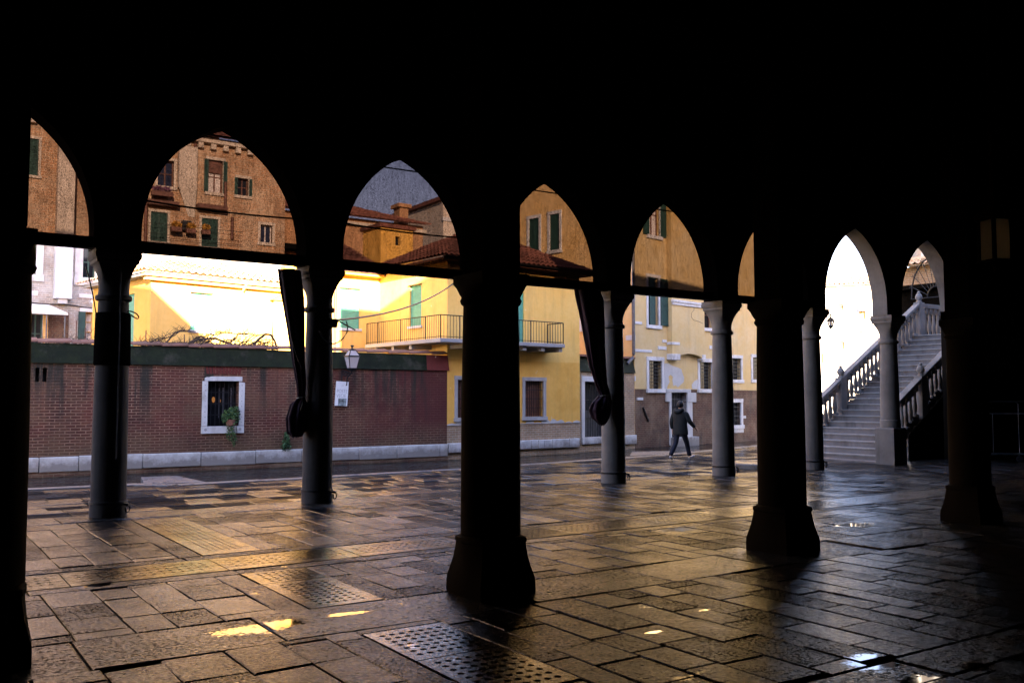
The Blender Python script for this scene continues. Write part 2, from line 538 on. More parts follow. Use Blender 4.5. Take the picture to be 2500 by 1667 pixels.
def pave(name, mat, cells, lift=.0, bev=.010, tilt=.011, gap=.0055, clip=None):
    """one mesh of slightly uneven flagstones; cells are (x0,x1,y0,y1)"""
    vs, fs, cl = [], [], []
    for (x0, x1, y0, y1) in cells:
        x0 += gap; x1 -= gap; y0 += gap; y1 -= gap
        if x1 - x0 < .06 or y1 - y0 < .06: continue
        if clip and not clip((x0 + x1) / 2, y1): continue
        ta, tb, dz = rnd.uniform(-tilt, tilt), rnd.uniform(-tilt, tilt), lift + rnd.uniform(-.004, .004)
        cx, cy_ = (x0 + x1) / 2, (y0 + y1) / 2
        j = lambda: rnd.uniform(-.007, .007)
        o = len(vs)
        base = [(x0 + j(), y0 + j()), (x1 + j(), y0 + j()), (x1 + j(), y1 + j()), (x0 + j(), y1 + j())]
        zf = lambda x, y: dz + (x - cx) * ta + (y - cy_) * tb
        for x, y in base: vs.append((x, y, -.03))
        for x, y in base: vs.append((x, y, zf(x, y) - .007))
        for x, y in base:
            x += bev if x < cx else -bev
            y += bev if y < cy_ else -bev
            vs.append((x, y, zf(x, y)))
        fs.append((o + 8, o + 9, o + 10, o + 11))
        for k in range(4):
            q = (k + 1) % 4
            fs.append((o + 4 + k, o + 4 + q, o + 8 + q, o + 8 + k))
            fs.append((o + k, o + q, o + 4 + q, o + 4 + k))
        c = (rnd.random(), rnd.random(), rnd.random(), 1)
        cl += [c] * 12
    me = bpy.data.meshes.new(name)
    me.from_pydata(vs, [], fs)
    a = me.color_attributes.new('slab', 'FLOAT_COLOR', 'POINT')
    for i, c in enumerate(cl): a.data[i].color = c
    me.materials.append(M[mat])
    o = bpy.data.objects.new(name, me)
    COL.objects.link(o)
    return tag(o, kind='structure')

def courses_y(x0, x1, y0, y1, cw, l0, l1):
    """courses that run along Y (into the picture)"""
    out = []
    x = x0
    while x < x1 - .05:
        wd = min(cw * rnd.uniform(.85, 1.2), x1 - x)
        if x1 - x - wd < .2: wd = x1 - x
        y = y0 - rnd.uniform(0, l1)
        while y < y1:
            l = rnd.uniform(l0, l1)
            a, b = max(y, y0), min(y + l, y1)
            if b - a > .1: out.append((x, x + wd, a, b))
            y += l
        x += wd
    return out
def row_x(x0, x1, y0, y1, l0, l1):
    out = []
    x = x0 - rnd.uniform(0, l1)
    while x < x1:
        l = rnd.uniform(l0, l1)
        a, b = max(x, x0), min(x + l, x1)
        if b - a > .1: out.append((a, b, y0, y1))
        x += l
    return out

XL, XR = -5.0, 34.0
YB = -5.0
GX0, GX1 = 3.12, 3.84              # the perforated floor plates between the columns
joint = MB().quad((XL, YB, -.022), (XR + 10, YB, -.022), (XR + 10, 16, -.022), (XL, 16, -.022)).build('joint_bed', 'joint_mud')
tag(joint, kind='structure')
cells = []
def zone(y0, y1, cw, l0, l1):
    global cells
    cells += courses_y(XL, GX0 - .26, y0, y1, cw, l0, l1)
    cells += courses_y(GX1 + .26, XR, y0, y1, cw, l0, l1)
zone(YB, 3.55, .37, .45, .85)
zone(4.0, 6.85, .37, .45, .85)
zone(7.75, 9.72, .37, .45, .85)
zone(11.08, 15.02, .40, .5, .9)
for y0, y1 in ((4.0, 6.85), (7.75, 9.72), (11.08, 15.02)):
    for a, b in ((GX0 - .26, GX0), (GX1, GX1 + .26)):
        cells += [(a, b, q[0], q[1]) for q in [(max(y0, yy), min(y1, yy + 1.3)) for yy in [y0 + i * 1.3 for i in range(4)]] if q[1] - q[0] > .1]
cells += [(GX0, GX1, 4.0, 4.85), (GX0, GX1, 6.72, 6.85), (GX0, GX1, 14.86, 15.02)]
pave('market_floor', 'market_slab', cells)
b = row_x(XL, XR, 3.55, 4.0, 1.2, 2.2) + row_x(XL, XR, 6.85, 7.75, 1.3, 2.4) + row_x(XL, XR, 15.02, 15.9, 1.2, 2.3)
b += row_x(XL, XR, 9.72, 9.98, 1.2, 2.2) + row_x(XL, XR, 10.82, 11.08, 1.2, 2.2)
pave('stone_band', 'band_stone', b, bev=.015)

def plate(x0, x1, y0, y1, holes_x, holes_y, hr, margin_x, margin_y, name, label, group=None):
    """a stone plate with real round holes through it"""
    m = MB()
    xs = [x0] + [x0 + margin_x + (x1 - x0 - 2 * margin_x) * i / holes_x for i in range(holes_x + 1)] + [x1]
    ys = [y0] + [y0 + margin_y + (y1 - y0 - 2 * margin_y) * i / holes_y for i in range(holes_y + 1)] + [y1]
    z = rnd.uniform(.0, .003)
    for i in range(len(xs) - 1):
        for j in range(len(ys) - 1):
            a, b_, c, d = xs[i], xs[i + 1], ys[j], ys[j + 1]
            if 0 < i < len(xs) - 2 and 0 < j < len(ys) - 2:
                cx, cy_ = (a + b_) / 2, (c + d) / 2
                n = 8
                o = len(m.v)
                for k in range(n):
                    t = 2 * math.pi * k / n + math.pi / 8
                    m.v.append((cx + hr * math.cos(t), cy_ + hr * math.sin(t), z))
                for k in range(n):
                    t = 2 * math.pi * k / n + math.pi / 8
                    m.v.append((cx + hr * math.cos(t), cy_ + hr * math.sin(t), z - .03))
                q = len(m.v)
                m.v += [(b_, d, z), (a, d, z), (a, c, z), (b_, c, z)]
                for k in range(n):
                    m.f.append((o + k, o + n + k, o + n + (k + 1) % n, o + (k + 1) % n))
                # corners 0..3 sit opposite vertices 0/1, 2/3, 4/5, 6/7
                for k in range(4):
                    m.f.append((q + k, o + 2 * k + 1, o + 2 * k))
                    m.f.append((q + k, q + (k + 1) % 4, o + (2 * k + 2) % n, o + 2 * k + 1))
                o_bot = [o + n + k for k in range(n)]
            else:
                m.quad((a, c, z), (b_, c, z), (b_, d, z), (a, d, z))
    m.quad((x0, y0, z), (x0, y0, -.03), (x1, y0, -.03), (x1, y0, z))
    m.quad((x0, y1, z), (x1, y1, z), (x1, y1, -.03), (x0, y1, -.03))
    m.quad((x0, y0, z), (x0, y1, z), (x0, y1, -.03), (x0, y0, -.03))
    m.quad((x1, y0, z), (x1, y0, -.03), (x1, y1, -.03), (x1, y1, z))
    o = m.build(name, 'plate_stone')
    a = o.data.color_attributes.new('slab', 'FLOAT_COLOR', 'POINT')
    c = (rnd.random(), rnd.uniform(.2, .8), 0, 1)
    for d in a.data: d.color = c
    return tag(o, label, 'floor grate', group)
g = .01
GG = 'perforated stone plates set in the market floor'
plate(GX0 + g, GX1 - g, 11.1, 14.84, 6, 34, .021, .12, .25, 'floor_grate', 'longest perforated stone plate, lying beyond the row of drain covers', GG)
plate(GX0 + g, GX1 - g, 9.05, 9.70, 6, 6, .024, .1, .06, 'floor_grate', 'small perforated plate touching the near edge of the drain cover row', GG)
plate(GX0 + g, GX1 - g, 7.78, 9.03, 6, 11, .024, .1, .1, 'floor_grate', 'perforated stone plate left of the big central pillar base, nearer half of the middle pair', GG)
plate(GX0 + g, GX1 - g, 5.83, 6.70, 7, 7, .027, .06, .08, 'floor_grate', 'perforated plate with large holes just in front of the central pillar', GG)
plate(GX0 + g, GX1 - g, 4.87, 5.81, 7, 8, .027, .06, .06, 'floor_grate', 'perforated plate with large holes cut by the bottom edge of the photo', GG)
x = -1.55
i = 0
while x < 30:
    l = 1.55
    plate(x + .006, x + l - .006, 10.0, 10.8, 14, 4, .022, .09, .14, 'drain_cover', 'pale perforated drain cover in the long row crossing the market floor', 'drain covers in a row across the floor')
    x += l

# quay beyond the arcade
QE = [(-30, 21.3), (2.4, 21.3), (4.55, 21.2), (5.2, 20.55), (12.6, 21.05), (18.2, 21.95), (20.7, 22.4), (28.5, 24.9), (42, 29.5)]
def qedge(x):
    for (a, b_), (c, d) in zip(QE, QE[1:]):
        if a <= x <= c: return b_ + (d - b_) * (x - a) / (c - a)
    return QE[-1][1]
quay = MB()
pts = [(-30, 15.88)] + [(QE[-1][0], 15.88)] + list(reversed(QE))
quay.slab(pts, -2.0, -.024)
tag(quay.build('quay', 'joint_mud'), kind='structure')
qc = []
y = 15.92
yy = []
while y < 30:
    h = rnd.uniform(.40, .56)
    qc += row_x(-12, 42, y, y + h, .5, .95)
    y += h
pave('quay_paving', 'quay_slab', qc, clip=lambda x, y: y < qedge(x) - .34, tilt=.010)
es = MB()
acc = []
for (a, b_), (c, d) in zip(QE, QE[1:]):
    L = math.hypot(c - a, d - b_)
    n = max(1, int(L / 1.7))
    for k in range(n):
        p, q = Vector((a, b_)).lerp(Vector((c, d)), k / n), Vector((a, b_)).lerp(Vector((c, d)), (k + 1) / n)
        t = (q - p).normalized()
        nn = Vector((-t.y, t.x))
        p2, q2 = p + t * .006, q - t * .006
        z = rnd.uniform(-.003, .006)
        es.slab([tuple(p2 + nn * .05), tuple(p2 - nn * .34), tuple(q2 - nn * .34), tuple(q2 + nn * .05)], -.30, z)
o = es.build('quay_edge', 'edge_stone', bevel=.012)
tag(o, kind='structure')
def landing(p, label):
    m = MB().slab(p, -.30, .012)
    return tag(m.build('landing_slab', 'edge_stone', bevel=.015), label, 'stone slab', 'stone landing slabs jutting over the canal')
landing([(4.62, 20.9), (5.85, 20.62), (5.75, 22.65), (4.95, 22.75)], 'pale stone slab jutting over the canal behind the second column from the left')
landing([G(1446, 1047), G(1538, 1042), G(1545, 1036), G(1452, 1037)], 'long pale stone slab on the quay edge left of the walking man')
for q in bpy.data.objects:
    if q.name.startswith(('landing_slab', 'quay_edge')):
        a = q.data.color_attributes.new('slab', 'FLOAT_COLOR', 'POINT')
        for d in a.data: d.color = (.5, .6, .5, 1)
tag(MB().quad((-60, 15.9, -.35), (90, 15.9, -.35), (90, 50, -.35), (-60, 50, -.35)).build('canal', 'canal_water'), kind='structure')
cx_, cy__ = G(1758, 1071)
o = MB().lathe([(1.0, -.01), (1.0, .09), (.96, .12), (.2, .125)], (cx_, cy__), 40).build('round_step', 'edge_stone', bevel=.01)
a = o.data.color_attributes.new('slab', 'FLOAT_COLOR', 'POINT')
for d in a.data: d.color = (.2, .5, .5, 1)
tag(o, 'low round stone step on the wet quay behind the second dark pillar', 'stone step')

# ------------------------------------------------------------------ arcade wall
YI, YO = 15.38, 15.85
CX = [-.52, 2.92, 6.37, 9.80, 13.22, 16.66, 19.98, 23.36, 26.75]
ZIMP, ZSPR, ZAP, ZTOP = 4.16, 4.46, 6.44, 7.6
aw = MB()
def arch_pts(c0, c1, n=18):
    a, b_ = c0 + .35, c1 - .35
    wv = (b_ - a) / 2
    h = ZAP - ZSPR
    Rr = (h * h + wv * wv) / (2 * wv)
    tm = math.asin(min(1, h / Rr))
    L = [(a + Rr - Rr * math.cos(tm * i / n), ZSPR + Rr * math.sin(tm * i / n)) for i in range(n + 1)]
    return [(a, ZIMP)] + L + [(b_ - (p[0] - a), p[1]) for p in reversed(L[:-1])] + [(b_, ZIMP)]
def wallrect(x0, x1, z0, z1):
    aw.box(x0, x1, YI, YO, z0, z1)
wallrect(XL, CX[0] + .35, 0, ZTOP)
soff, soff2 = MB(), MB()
for c0, c1 in zip(CX, CX[1:]):
    pts = arch_pts(c0, c1)
    for (ax, az), (bx, bz) in zip(pts, pts[1:]):
        if bx - ax > 1e-6:
            aw.quad((ax, YI, az), (bx, YI, bz), (bx, YI, ZTOP), (ax, YI, ZTOP))
            aw.quad((ax, YO, az), (ax, YO, ZTOP), (bx, YO, ZTOP), (bx, YO, bz))
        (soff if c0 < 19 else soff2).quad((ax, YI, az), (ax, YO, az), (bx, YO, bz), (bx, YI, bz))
for i, c in enumerate(CX[1:-1]):
    a, b_ = c - .35, c + .35
    aw.quad((a, YI, ZIMP), (b_, YI, ZIMP), (b_, YI, ZTOP), (a, YI, ZTOP))
    aw.quad((a, YO, ZIMP), (a, YO, ZTOP), (b_, YO, ZTOP), (b_, YO, ZIMP))
    aw.quad((a, YI, ZIMP), (a, YO, ZIMP), (b_, YO, ZIMP), (b_, YI, ZIMP))
wallrect(CX[-1] - .35, XR, 0, ZTOP)
aroot = empty('arcade_wall', (0, YI, 0), 0, 'dark arcade wall with a row of pointed arches facing the canal', 'wall')
def world_child(mb, name, mat, root, **kw):
    lx, ly, lz = root.location
    mb.v = [(v[0] - lx, v[1] - ly, v[2] - lz) for v in mb.v]
    return mb.build(name, mat, root, **kw)
world_child(aw, 'wall', 'shade_dark_brickwork', aroot, fix=False)
world_child(soff, 'arch_lining', 'shade_dark_brickwork', aroot, fix=False)  # netted arches: shade cast by the nets put into this lining's colour
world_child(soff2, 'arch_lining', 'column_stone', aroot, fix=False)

LAB = {0: 'round stone column hidden behind the dark pillar at the left edge',
       1: 'slim round stone column second from the left, with a thin pipe beside it',
       2: 'round stone column with a purple curtain tied to it and a floodlight on its right',
       3: 'round stone column hidden behind the big central pillar',
       4: 'grey round column right of the central pillar, curtain bundle tied to its shaft',
       5: 'grey round column just right of the walking man',
       6: 'round column left of the bright pointed arch and the staircase foot',
       7: 'pale round column on a tall square pedestal in front of the staircase',
       8: 'round column on the far right end of the arcade behind the last pillar'}
def column(i, x):
    y = 15.60
    ped = i == 7
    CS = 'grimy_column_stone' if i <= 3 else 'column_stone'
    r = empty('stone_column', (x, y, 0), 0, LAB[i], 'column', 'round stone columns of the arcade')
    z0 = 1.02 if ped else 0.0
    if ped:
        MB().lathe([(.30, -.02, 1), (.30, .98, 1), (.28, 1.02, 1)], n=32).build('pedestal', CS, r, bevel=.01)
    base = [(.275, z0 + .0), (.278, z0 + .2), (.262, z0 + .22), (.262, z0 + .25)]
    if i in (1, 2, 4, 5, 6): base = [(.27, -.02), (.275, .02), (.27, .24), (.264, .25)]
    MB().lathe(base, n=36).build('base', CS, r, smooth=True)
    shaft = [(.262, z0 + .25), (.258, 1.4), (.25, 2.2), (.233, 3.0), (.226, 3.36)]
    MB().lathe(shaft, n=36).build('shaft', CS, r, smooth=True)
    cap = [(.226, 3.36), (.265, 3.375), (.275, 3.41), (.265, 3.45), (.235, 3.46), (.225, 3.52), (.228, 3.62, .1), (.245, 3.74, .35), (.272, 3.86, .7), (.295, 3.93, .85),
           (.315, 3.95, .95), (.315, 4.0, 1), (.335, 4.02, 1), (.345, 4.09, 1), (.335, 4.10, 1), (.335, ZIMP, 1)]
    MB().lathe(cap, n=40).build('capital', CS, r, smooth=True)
    if i in (1, 2, 4, 5, 6):
        # iron band and mooring ring at the foot
        bnd = MB().lathe([(.272, .20), (.284, .20), (.284, .235), (.272, .235)], n=36)
        bnd.build('iron_band', 'dark_iron', r)
        pts = [(.33 + .0 * k, 0, 0) for k in range(1)]
        ang = -.75
        c = Vector((math.cos(ang), math.sin(ang), 0))
        ring = [c * .33 + Vector((0, 0, .12)) + (Vector((-c.y, c.x, 0)) * math.cos(t) * .03 + c * math.cos(t) * .0 + Vector((0, 0, 1)) * math.sin(t) * .055) + c * (.02 * math.cos(t)) for t in [2 * math.pi * k / 14 for k in range(15)]]
        m = MB().tube(ring, .012, 6)
        m.tube([c * .26 + Vector((0, 0, .19)), c * .345 + Vector((0, 0, .18))], .02, 6)
        m.build('mooring_ring', 'dark_iron', r)
    return r
for i, x in enumerate(CX): column(i, x)

# tie beams across the openings
for i, (c0, c1) in enumerate(zip(CX, CX[1:])):
    if i >= 6: continue
    t = ['hidden behind the left edge pillar', 'left of the curtained column', 'between the curtained column and the central pillar', 'right behind the central pillar',
         'above the purple bundle and the walking man', 'from the man to the second dark pillar']
    lab = ['dark timber tie beam under the arch at the left edge of the photo', 'dark timber tie beam under the widest arch, above the villa roof', 'dark timber tie beam under the arch that shows blue sky',
           'dark timber tie beam under the arch right of the central pillar', 'dark timber tie beam above the walking man', 'dark timber tie beam half hidden by the second dark pillar'][i]
    r = empty('tie_beam', ((c0 + c1) / 2, 15.6, 4.26), 0, lab, 'beam', 'tie beams under the arches')
    h = (c1 - c0) / 2 - .004
    MB().box(-h, h, -.07, .09, -.085, .10).build('beam', 'dark_timber', r, bevel=.012)
    MB().tube([(-h, -.085, -.07), (h, -.085, -.07)], .022, 8).build('curtain_rail', 'dark_iron', r)

# nets in the arches
for i, (c0, c1) in enumerate(zip(CX, CX[1:])):
    if i > 5: continue
    gap = {4: .46, 5: .50}.get(i, .0)
    x0, x1 = c0 + .12 + (gap + .27 if gap else 0), c1 - .12
    m = MB()
    nx, nz = 26, 14
    o = 0
    for iz in range(nz + 1):
        for ix in range(nx + 1):
            u, v = ix / nx, iz / nz
            m.v.append((x0 + (x1 - x0) * u, 15.90 + .025 * math.sin(u * 9 + i) * (1 - v) + .012 * math.sin(u * 31 + v * 7), 4.34 + 2.25 * v))
    for iz in range(nz):
        for ix in range(nx):
            a = iz * (nx + 1) + ix
            m.f.append((a, a + 1, a + nx + 2, a + nx + 1))
    lab = ['brown net screen in the half hidden arch at the left edge', 'brown net screen in the widest arch, in front of the brick palazzo', 'net screen in the arch showing blue sky and red roofs',
           'net screen right of the central pillar, two tall windows behind it', 'net screen above the walking man, pulled away from its left edge', 'narrow strip of net screen left of the second dark pillar'][i]
    ob = m.build('net_screen', 'net_cloth', smooth=True, fix=False)
    tag(ob, lab, 'net', 'net screens filling the arches')

def sag(p, q, s, n=14):
    p, q = Vector(p), Vector(q)
    return [p.lerp(q, k / n) - Vector((0, 0, s * 4 * (k / n) * (1 - k / n))) for k in range(n + 1)]
def cable(name, paths, r, mat, label, cat='cable', group=None):
    m = MB()
    for p in paths: m.tube(p, r, 6)
    return tag(m.build(name, mat, smooth=True), label, cat, group)
for i in (0, 1, 2, 3, 4, 5):
    c0, c1 = CX[i] + .2, CX[i + 1] - .2
    d = ['left edge arch', 'widest arch', 'blue sky arch', 'arch right of the central pillar', 'arch above the walking man', 'arch cut by the second pillar'][i]
    if i in (1, 2):
        cable('cable', [sag((c0, 15.33, 4.99), (c1, 15.33, 4.98), .05)], .016, 'cord_black', 'black sagging cable halfway up the ' + d, group='cables across the arches')
    if i in (1, 2, 3, 4, 5):
        cable('cable', [sag((c0, 15.34, 6.12 if i != 1 else 6.22), (c1, 15.34, 6.16 if i != 1 else 6.24), .02)], .014, 'cord_black', 'black cable near the top of the ' + d, group='cables across the arches')

# ------------------------------------------------------------------ the near row of pillars
NP = [(.57, 7.46), (4.82, 7.50), (9.07, 7.55), (13.52, 7.72)]
NL = ['massive dark pillar cut by the left edge of the photo', 'massive dark pillar with a flared base in the centre of the photo', 'massive dark pillar with a flared base right of the walking man',
      'massive dark pillar near the right edge, below the lantern']
for (x, y), lab in zip(NP, NL):
    r = empty('stone_pillar', (x, y, 0), 0, lab, 'pillar', 'massive pillars of the inner row')
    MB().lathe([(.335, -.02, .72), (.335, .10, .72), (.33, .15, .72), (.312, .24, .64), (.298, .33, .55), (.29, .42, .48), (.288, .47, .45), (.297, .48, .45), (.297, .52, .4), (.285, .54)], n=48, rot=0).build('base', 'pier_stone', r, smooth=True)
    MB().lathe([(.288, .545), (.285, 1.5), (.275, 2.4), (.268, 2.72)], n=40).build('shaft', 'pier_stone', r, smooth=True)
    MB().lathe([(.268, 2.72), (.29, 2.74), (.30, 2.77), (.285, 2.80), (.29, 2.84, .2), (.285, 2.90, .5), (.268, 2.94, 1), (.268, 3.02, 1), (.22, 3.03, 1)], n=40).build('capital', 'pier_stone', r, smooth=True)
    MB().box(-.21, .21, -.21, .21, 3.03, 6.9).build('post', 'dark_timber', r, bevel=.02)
t = MB().box(XL, XR, 7.35, 7.75, 6.0, 6.45)
tag(t.build('floor_beam', 'dark_timber'), 'long dark timber beam carried by the inner row of pillars', 'beam')

# ceiling, walls behind the camera, the unseen roofs above (upper volumes shaped to cast shade on the far bank)
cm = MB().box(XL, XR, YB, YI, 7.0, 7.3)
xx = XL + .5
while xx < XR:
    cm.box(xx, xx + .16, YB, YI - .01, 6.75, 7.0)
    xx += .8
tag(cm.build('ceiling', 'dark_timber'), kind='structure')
hw = MB()
hw.box(XL - .4, XL, YB, YO, -.02, 8.0)
hw.box(XR, XR + .4, YB, YO, -.02, 8.0)
hw.box(XL - .4, XR + .4, YB - .4, YB, -.02, 8.0)
tag(hw.build('market_hall_wall', 'shade_dark_brickwork'), 'dark inner wall closing the market hall at the right', 'wall')
ups = empty('market_hall_roof', (0, 12, 7.62), 0, 'unseen roof of the market hall, upper volumes shaped to cast shade', 'roof')
def upm(m, name, mat):
    return world_child(m, name, mat, ups)
upm(MB().box(XL - .4, XR + .4, YB - .4, YO, 7.62, 8.1), 'flat_roof', 'roof_tile')
upm(MB().poly([(-9, 8.1), (4.75, 8.1), (-.16, 12.15), (-2.9, 14.4), (-2.9, 17.1), (-9, 17.1)], 11.0, 12.0), 'shadow_gable', 'shade_dark_brickwork')  # unseen gable and added tower block, outline shaped to cast the shade edge
upm(MB().poly([(7.4, 8.1), (36, 8.1), (36, 12.9), (16, 12.9), (16, 11.75), (7.4, 11.75)], 4.0, 12.0), 'shadow_storey', 'shade_dark_brickwork')  # unseen storey, stepped top shaped to set the shade line

# ------------------------------------------------------------------ small things on the columns
def tpt(x, y, Y):         # a point in the plane Y
    f = Fac((0, Y), 0)
    s, z = f.V(x, y)
    return Vector((s, Y, z))
def curtain(rows, tie, Y, label):
    """rows: (y, xl, xr) outline in the plane Y; folded cloth with its own depth"""
    r = empty('curtain', tpt((rows[-1][1] + rows[-1][2]) / 2, rows[-1][0], Y), 0, label, 'curtain', 'tied up purple curtains')
    n = 48
    P = []
    ys = []
    for (a, b_) in zip(rows, rows[1:]):
        for k in range(4):
            f = k / 4
            ys.append(tuple(a[j] + (b_[j] - a[j]) * f for j in range(3)))
    ys.append(rows[-1])
    m = MB()
    for q, (y, xl, xr) in enumerate(ys):
        a, b_ = tpt(xl, y, Y), tpt(xr, y, Y)
        c = (a + b_) / 2
        hw_ = (b_ - a).length / 2
        for j in range(n):
            t = 2 * math.pi * j / n
            fold = 1 + .13 * math.sin(t * 7 + .35 * math.sin(q * .3)) + .05 * math.sin(t * 13 + q * .2)
            m.v.append((c.x + hw_ * math.cos(t) * min(fold, 1.08), c.y + hw_ * .55 * math.sin(t) * fold, c.z + .012 * math.sin(3 * t + q)))
    R_ = len(ys)
    for q in range(R_ - 1):
        for j in range(n):
            a, b_ = q * n + j, q * n + (j + 1) % n
            m.f.append((a, b_, b_ + n, a + n))
    m.f.append(tuple(range(n)))
    m.f.append(tuple((R_ - 1) * n + j for j in reversed(range(n))))
    world_child(m, 'cloth', 'purple_cloth', r, smooth=True)
    ty, tl, tr = tie
    a, b_ = tpt(tl, ty, Y), tpt(tr, ty, Y)
    c = (a + b_) / 2
    hw_ = (b_ - a).length / 2
    ring = [Vector((c.x + (hw_ + .012) * math.cos(t), c.y + (hw_ * .6 + .015) * math.sin(t), c.z + .02 * math.cos(t))) for t in [2 * math.pi * k / 16 for k in range(17)]]
    mm = MB().tube(ring, .011, 6)
    e = ring[12]
    mm.tube([e, e + Vector((-.03, -.05, -.12)), e + Vector((-.06, -.05, -.24))], .007, 5)
    world_child(mm, 'tie_cord', 'rope', r)
curtain([(620, 640, 690), (680, 648, 697), (760, 662, 699), (830, 672, 700), (880, 681, 703), (912, 684, 701), (930, 668, 705), (960, 658, 706), (990, 660, 702), (1000, 666, 694), (1004, 674, 684)],
        (912, 684, 701), 15.52, 'dark purple curtain gathered against the third column, bundle hanging low')
curtain([(667, 1323, 1375), (690, 1327, 1383), (740, 1338, 1385), (790, 1346, 1386), (840, 1355, 1389), (880, 1368, 1393), (907, 1379, 1400), (922, 1364, 1402), (940, 1356, 1400), (960, 1361, 1396), (974, 1377, 1390), (977, 1381, 1386)],
        (907, 1379, 1400), 15.42, 'dark purple curtain swept to the grey column right of centre, bundle tied higher')
# floodlight on the curtained column
p = tpt(757, 741, 15.45)
r = empty('floodlight', p, .35, 'black box floodlight on the right side of the curtained column', 'floodlight')
MB().poly([(-.10, .07), (.12, .06), (.09, -.09), (-.10, -.06)], -.11, .11).build('housing', 'dark_iron', r, bevel=.01)
MB().box(-.22, -.10, -.02, .02, -.02, .02).build('bracket', 'dark_iron', r)
MB().quad((.128, -.09, .05), (.128, .09, .05), (.098, .09, -.08), (.098, -.09, -.08)).build('lens', 'dark_glass', r)
a, b_ = tpt(770, 733, 15.45), tpt(816, 758, 15.1)
cable('antenna_rod', [[a, b_]], .013, 'cord_black', 'short black rod slanting down beside the floodlight', 'rod')
# thin conduit on the second column, with hook
a = tpt(287, 470, 15.15)
cable('conduit', [[Vector((a.x, 15.3, .9)), Vector((a.x, 15.3, 6.2))]], .014, 'grey_iron', 'thin grey conduit pipe running up beside the second column', 'pipe')
p = tpt(306, 722, 15.4)
ring = [p + Vector((.085 * math.cos(t), 0, .03 * math.sin(t) * (1.2 + .5 * math.cos(t)) - .045 * math.cos(t))) for t in [2 * math.pi * k / 16 for k in range(17)]]
cable('snap_hook', [ring], .011, 'dark_iron', 'black snap hook hanging off the right of the second column', 'hook')
z1_, z0_ = tpt(250, 716, 15.35).z, tpt(250, 838, 15.35).z
m = MB().lathe([(.262, z0_), (.272, z0_ + .02), (.268, (z0_ + z1_) / 2), (.262, z1_ - .02), (.25, z1_)], (CX[1], 15.60), 32)  # near-black sleeve built around part of the shaft
tag(m.build('column_band', 'dark_timber', smooth=True), 'black band around the shaft of the second column', 'cover')

# ------------------------------------------------------------------ facade tools
def wall_holes(m, s0, s1, z0, z1, holes, depth=.28, y=0.):
    xs = sorted({s0, s1, *[min(max(h[i], s0), s1) for h in holes for i in (0, 1)]})
    zs = sorted({z0, z1, *[min(max(h[i], z0), z1) for h in holes for i in (2, 3)]})
    for a, b_ in zip(xs, xs[1:]):
        for c, d in zip(zs, zs[1:]):
            mx, mz = (a + b_) / 2, (c + d) / 2
            if any(h[0] < mx < h[1] and h[2] < mz < h[3] for h in holes): continue
            m.quad((a, y, c), (b_, y, c), (b_, y, d), (a, y, d))
    for h in holes:
        a, b_, c, d = max(h[0], s0), min(h[1], s1), max(h[2], z0), min(h[3], z1)
        if b_ <= a or d <= c: continue
        m.quad((a, y, c), (a, y, d), (a, y + depth, d), (a, y + depth, c))
        m.quad((b_, y, c), (b_, y + depth, c), (b_, y + depth, d), (b_, y, d))
        m.quad((a, y, d), (b_, y, d), (b_, y + depth, d), (a, y + depth, d))
        m.quad((a, y, c), (a, y + depth, c), (b_, y + depth, c), (b_, y, c))
    return m
def shell(m, s0, s1, z0, z1, D):
    """sides, back and top of a building box behind its front face"""
    m.quad((s0, 0, z0), (s0, 0, z1), (s0, D, z1), (s0, D, z0))
    m.quad((s1, 0, z0), (s1, D, z0), (s1, D, z1), (s1, 0, z1))
    m.quad((s0, D, z0), (s0, D, z1), (s1, D, z1), (s1, D, z0))
    m.quad((s0, 0, z1), (s1, 0, z1), (s1, D, z1), (s0, D, z1))
    return m
def frame_mb(h, fw, proud=.04, sill=True, back=.06, bottom=None):
    a, b_, c, d = h
    m = MB()
    m.box(a - fw, a, -proud, back, c, d)
    m.box(b_, b_ + fw, -proud, back, c, d)
    m.box(a - fw - .01, b_ + fw + .01, -proud - .012, back, d, d + fw * 1.1)
    if sill:
        bt = bottom or fw * 1.1
        m.box(a - fw - .03, b_ + fw + .03, -proud - .05, back, c - bt, c)
    return m
def bars_mb(h, nv, nh, r=.011, y=.05):
    a, b_, c, d = h
    m = MB()
    for k in range(nv):
        x = a + (b_ - a) * (k + 1) / (nv + 1)
        m.tube([(x, y, c), (x, y, d)], r, 5, False)
    for k in range(nh):
        z = c + (d - c) * (k + 1) / (nh + 1)
        m.box(a, b_, y - r * 1.3, y + r * 1.3, z - r, z + r)
    return m
def louvre_mb(a, b_, c, d, y=0, th=.03, n=None):
    m = MB()
    n = n or max(4, int((d - c) / .06))
    m.box(a, a + .035, y - th, y, c, d)
    m.box(b_ - .035, b_, y - th, y, c, d)
    for k in range(n):
        z0 = c + (d - c) * k / n
        z1 = c + (d - c) * (k + .92) / n
        m.add([(a + .03, y - th, z0), (b_ - .03, y - th, z0), (b_ - .03, y - th * .35, z1), (a + .03, y - th * .35, z1)], [(0, 1, 2, 3)])
    m.quad((a, y - .002, c), (b_, y - .002, c), (b_, y - .002, d), (a, y - .002, d))
    return m
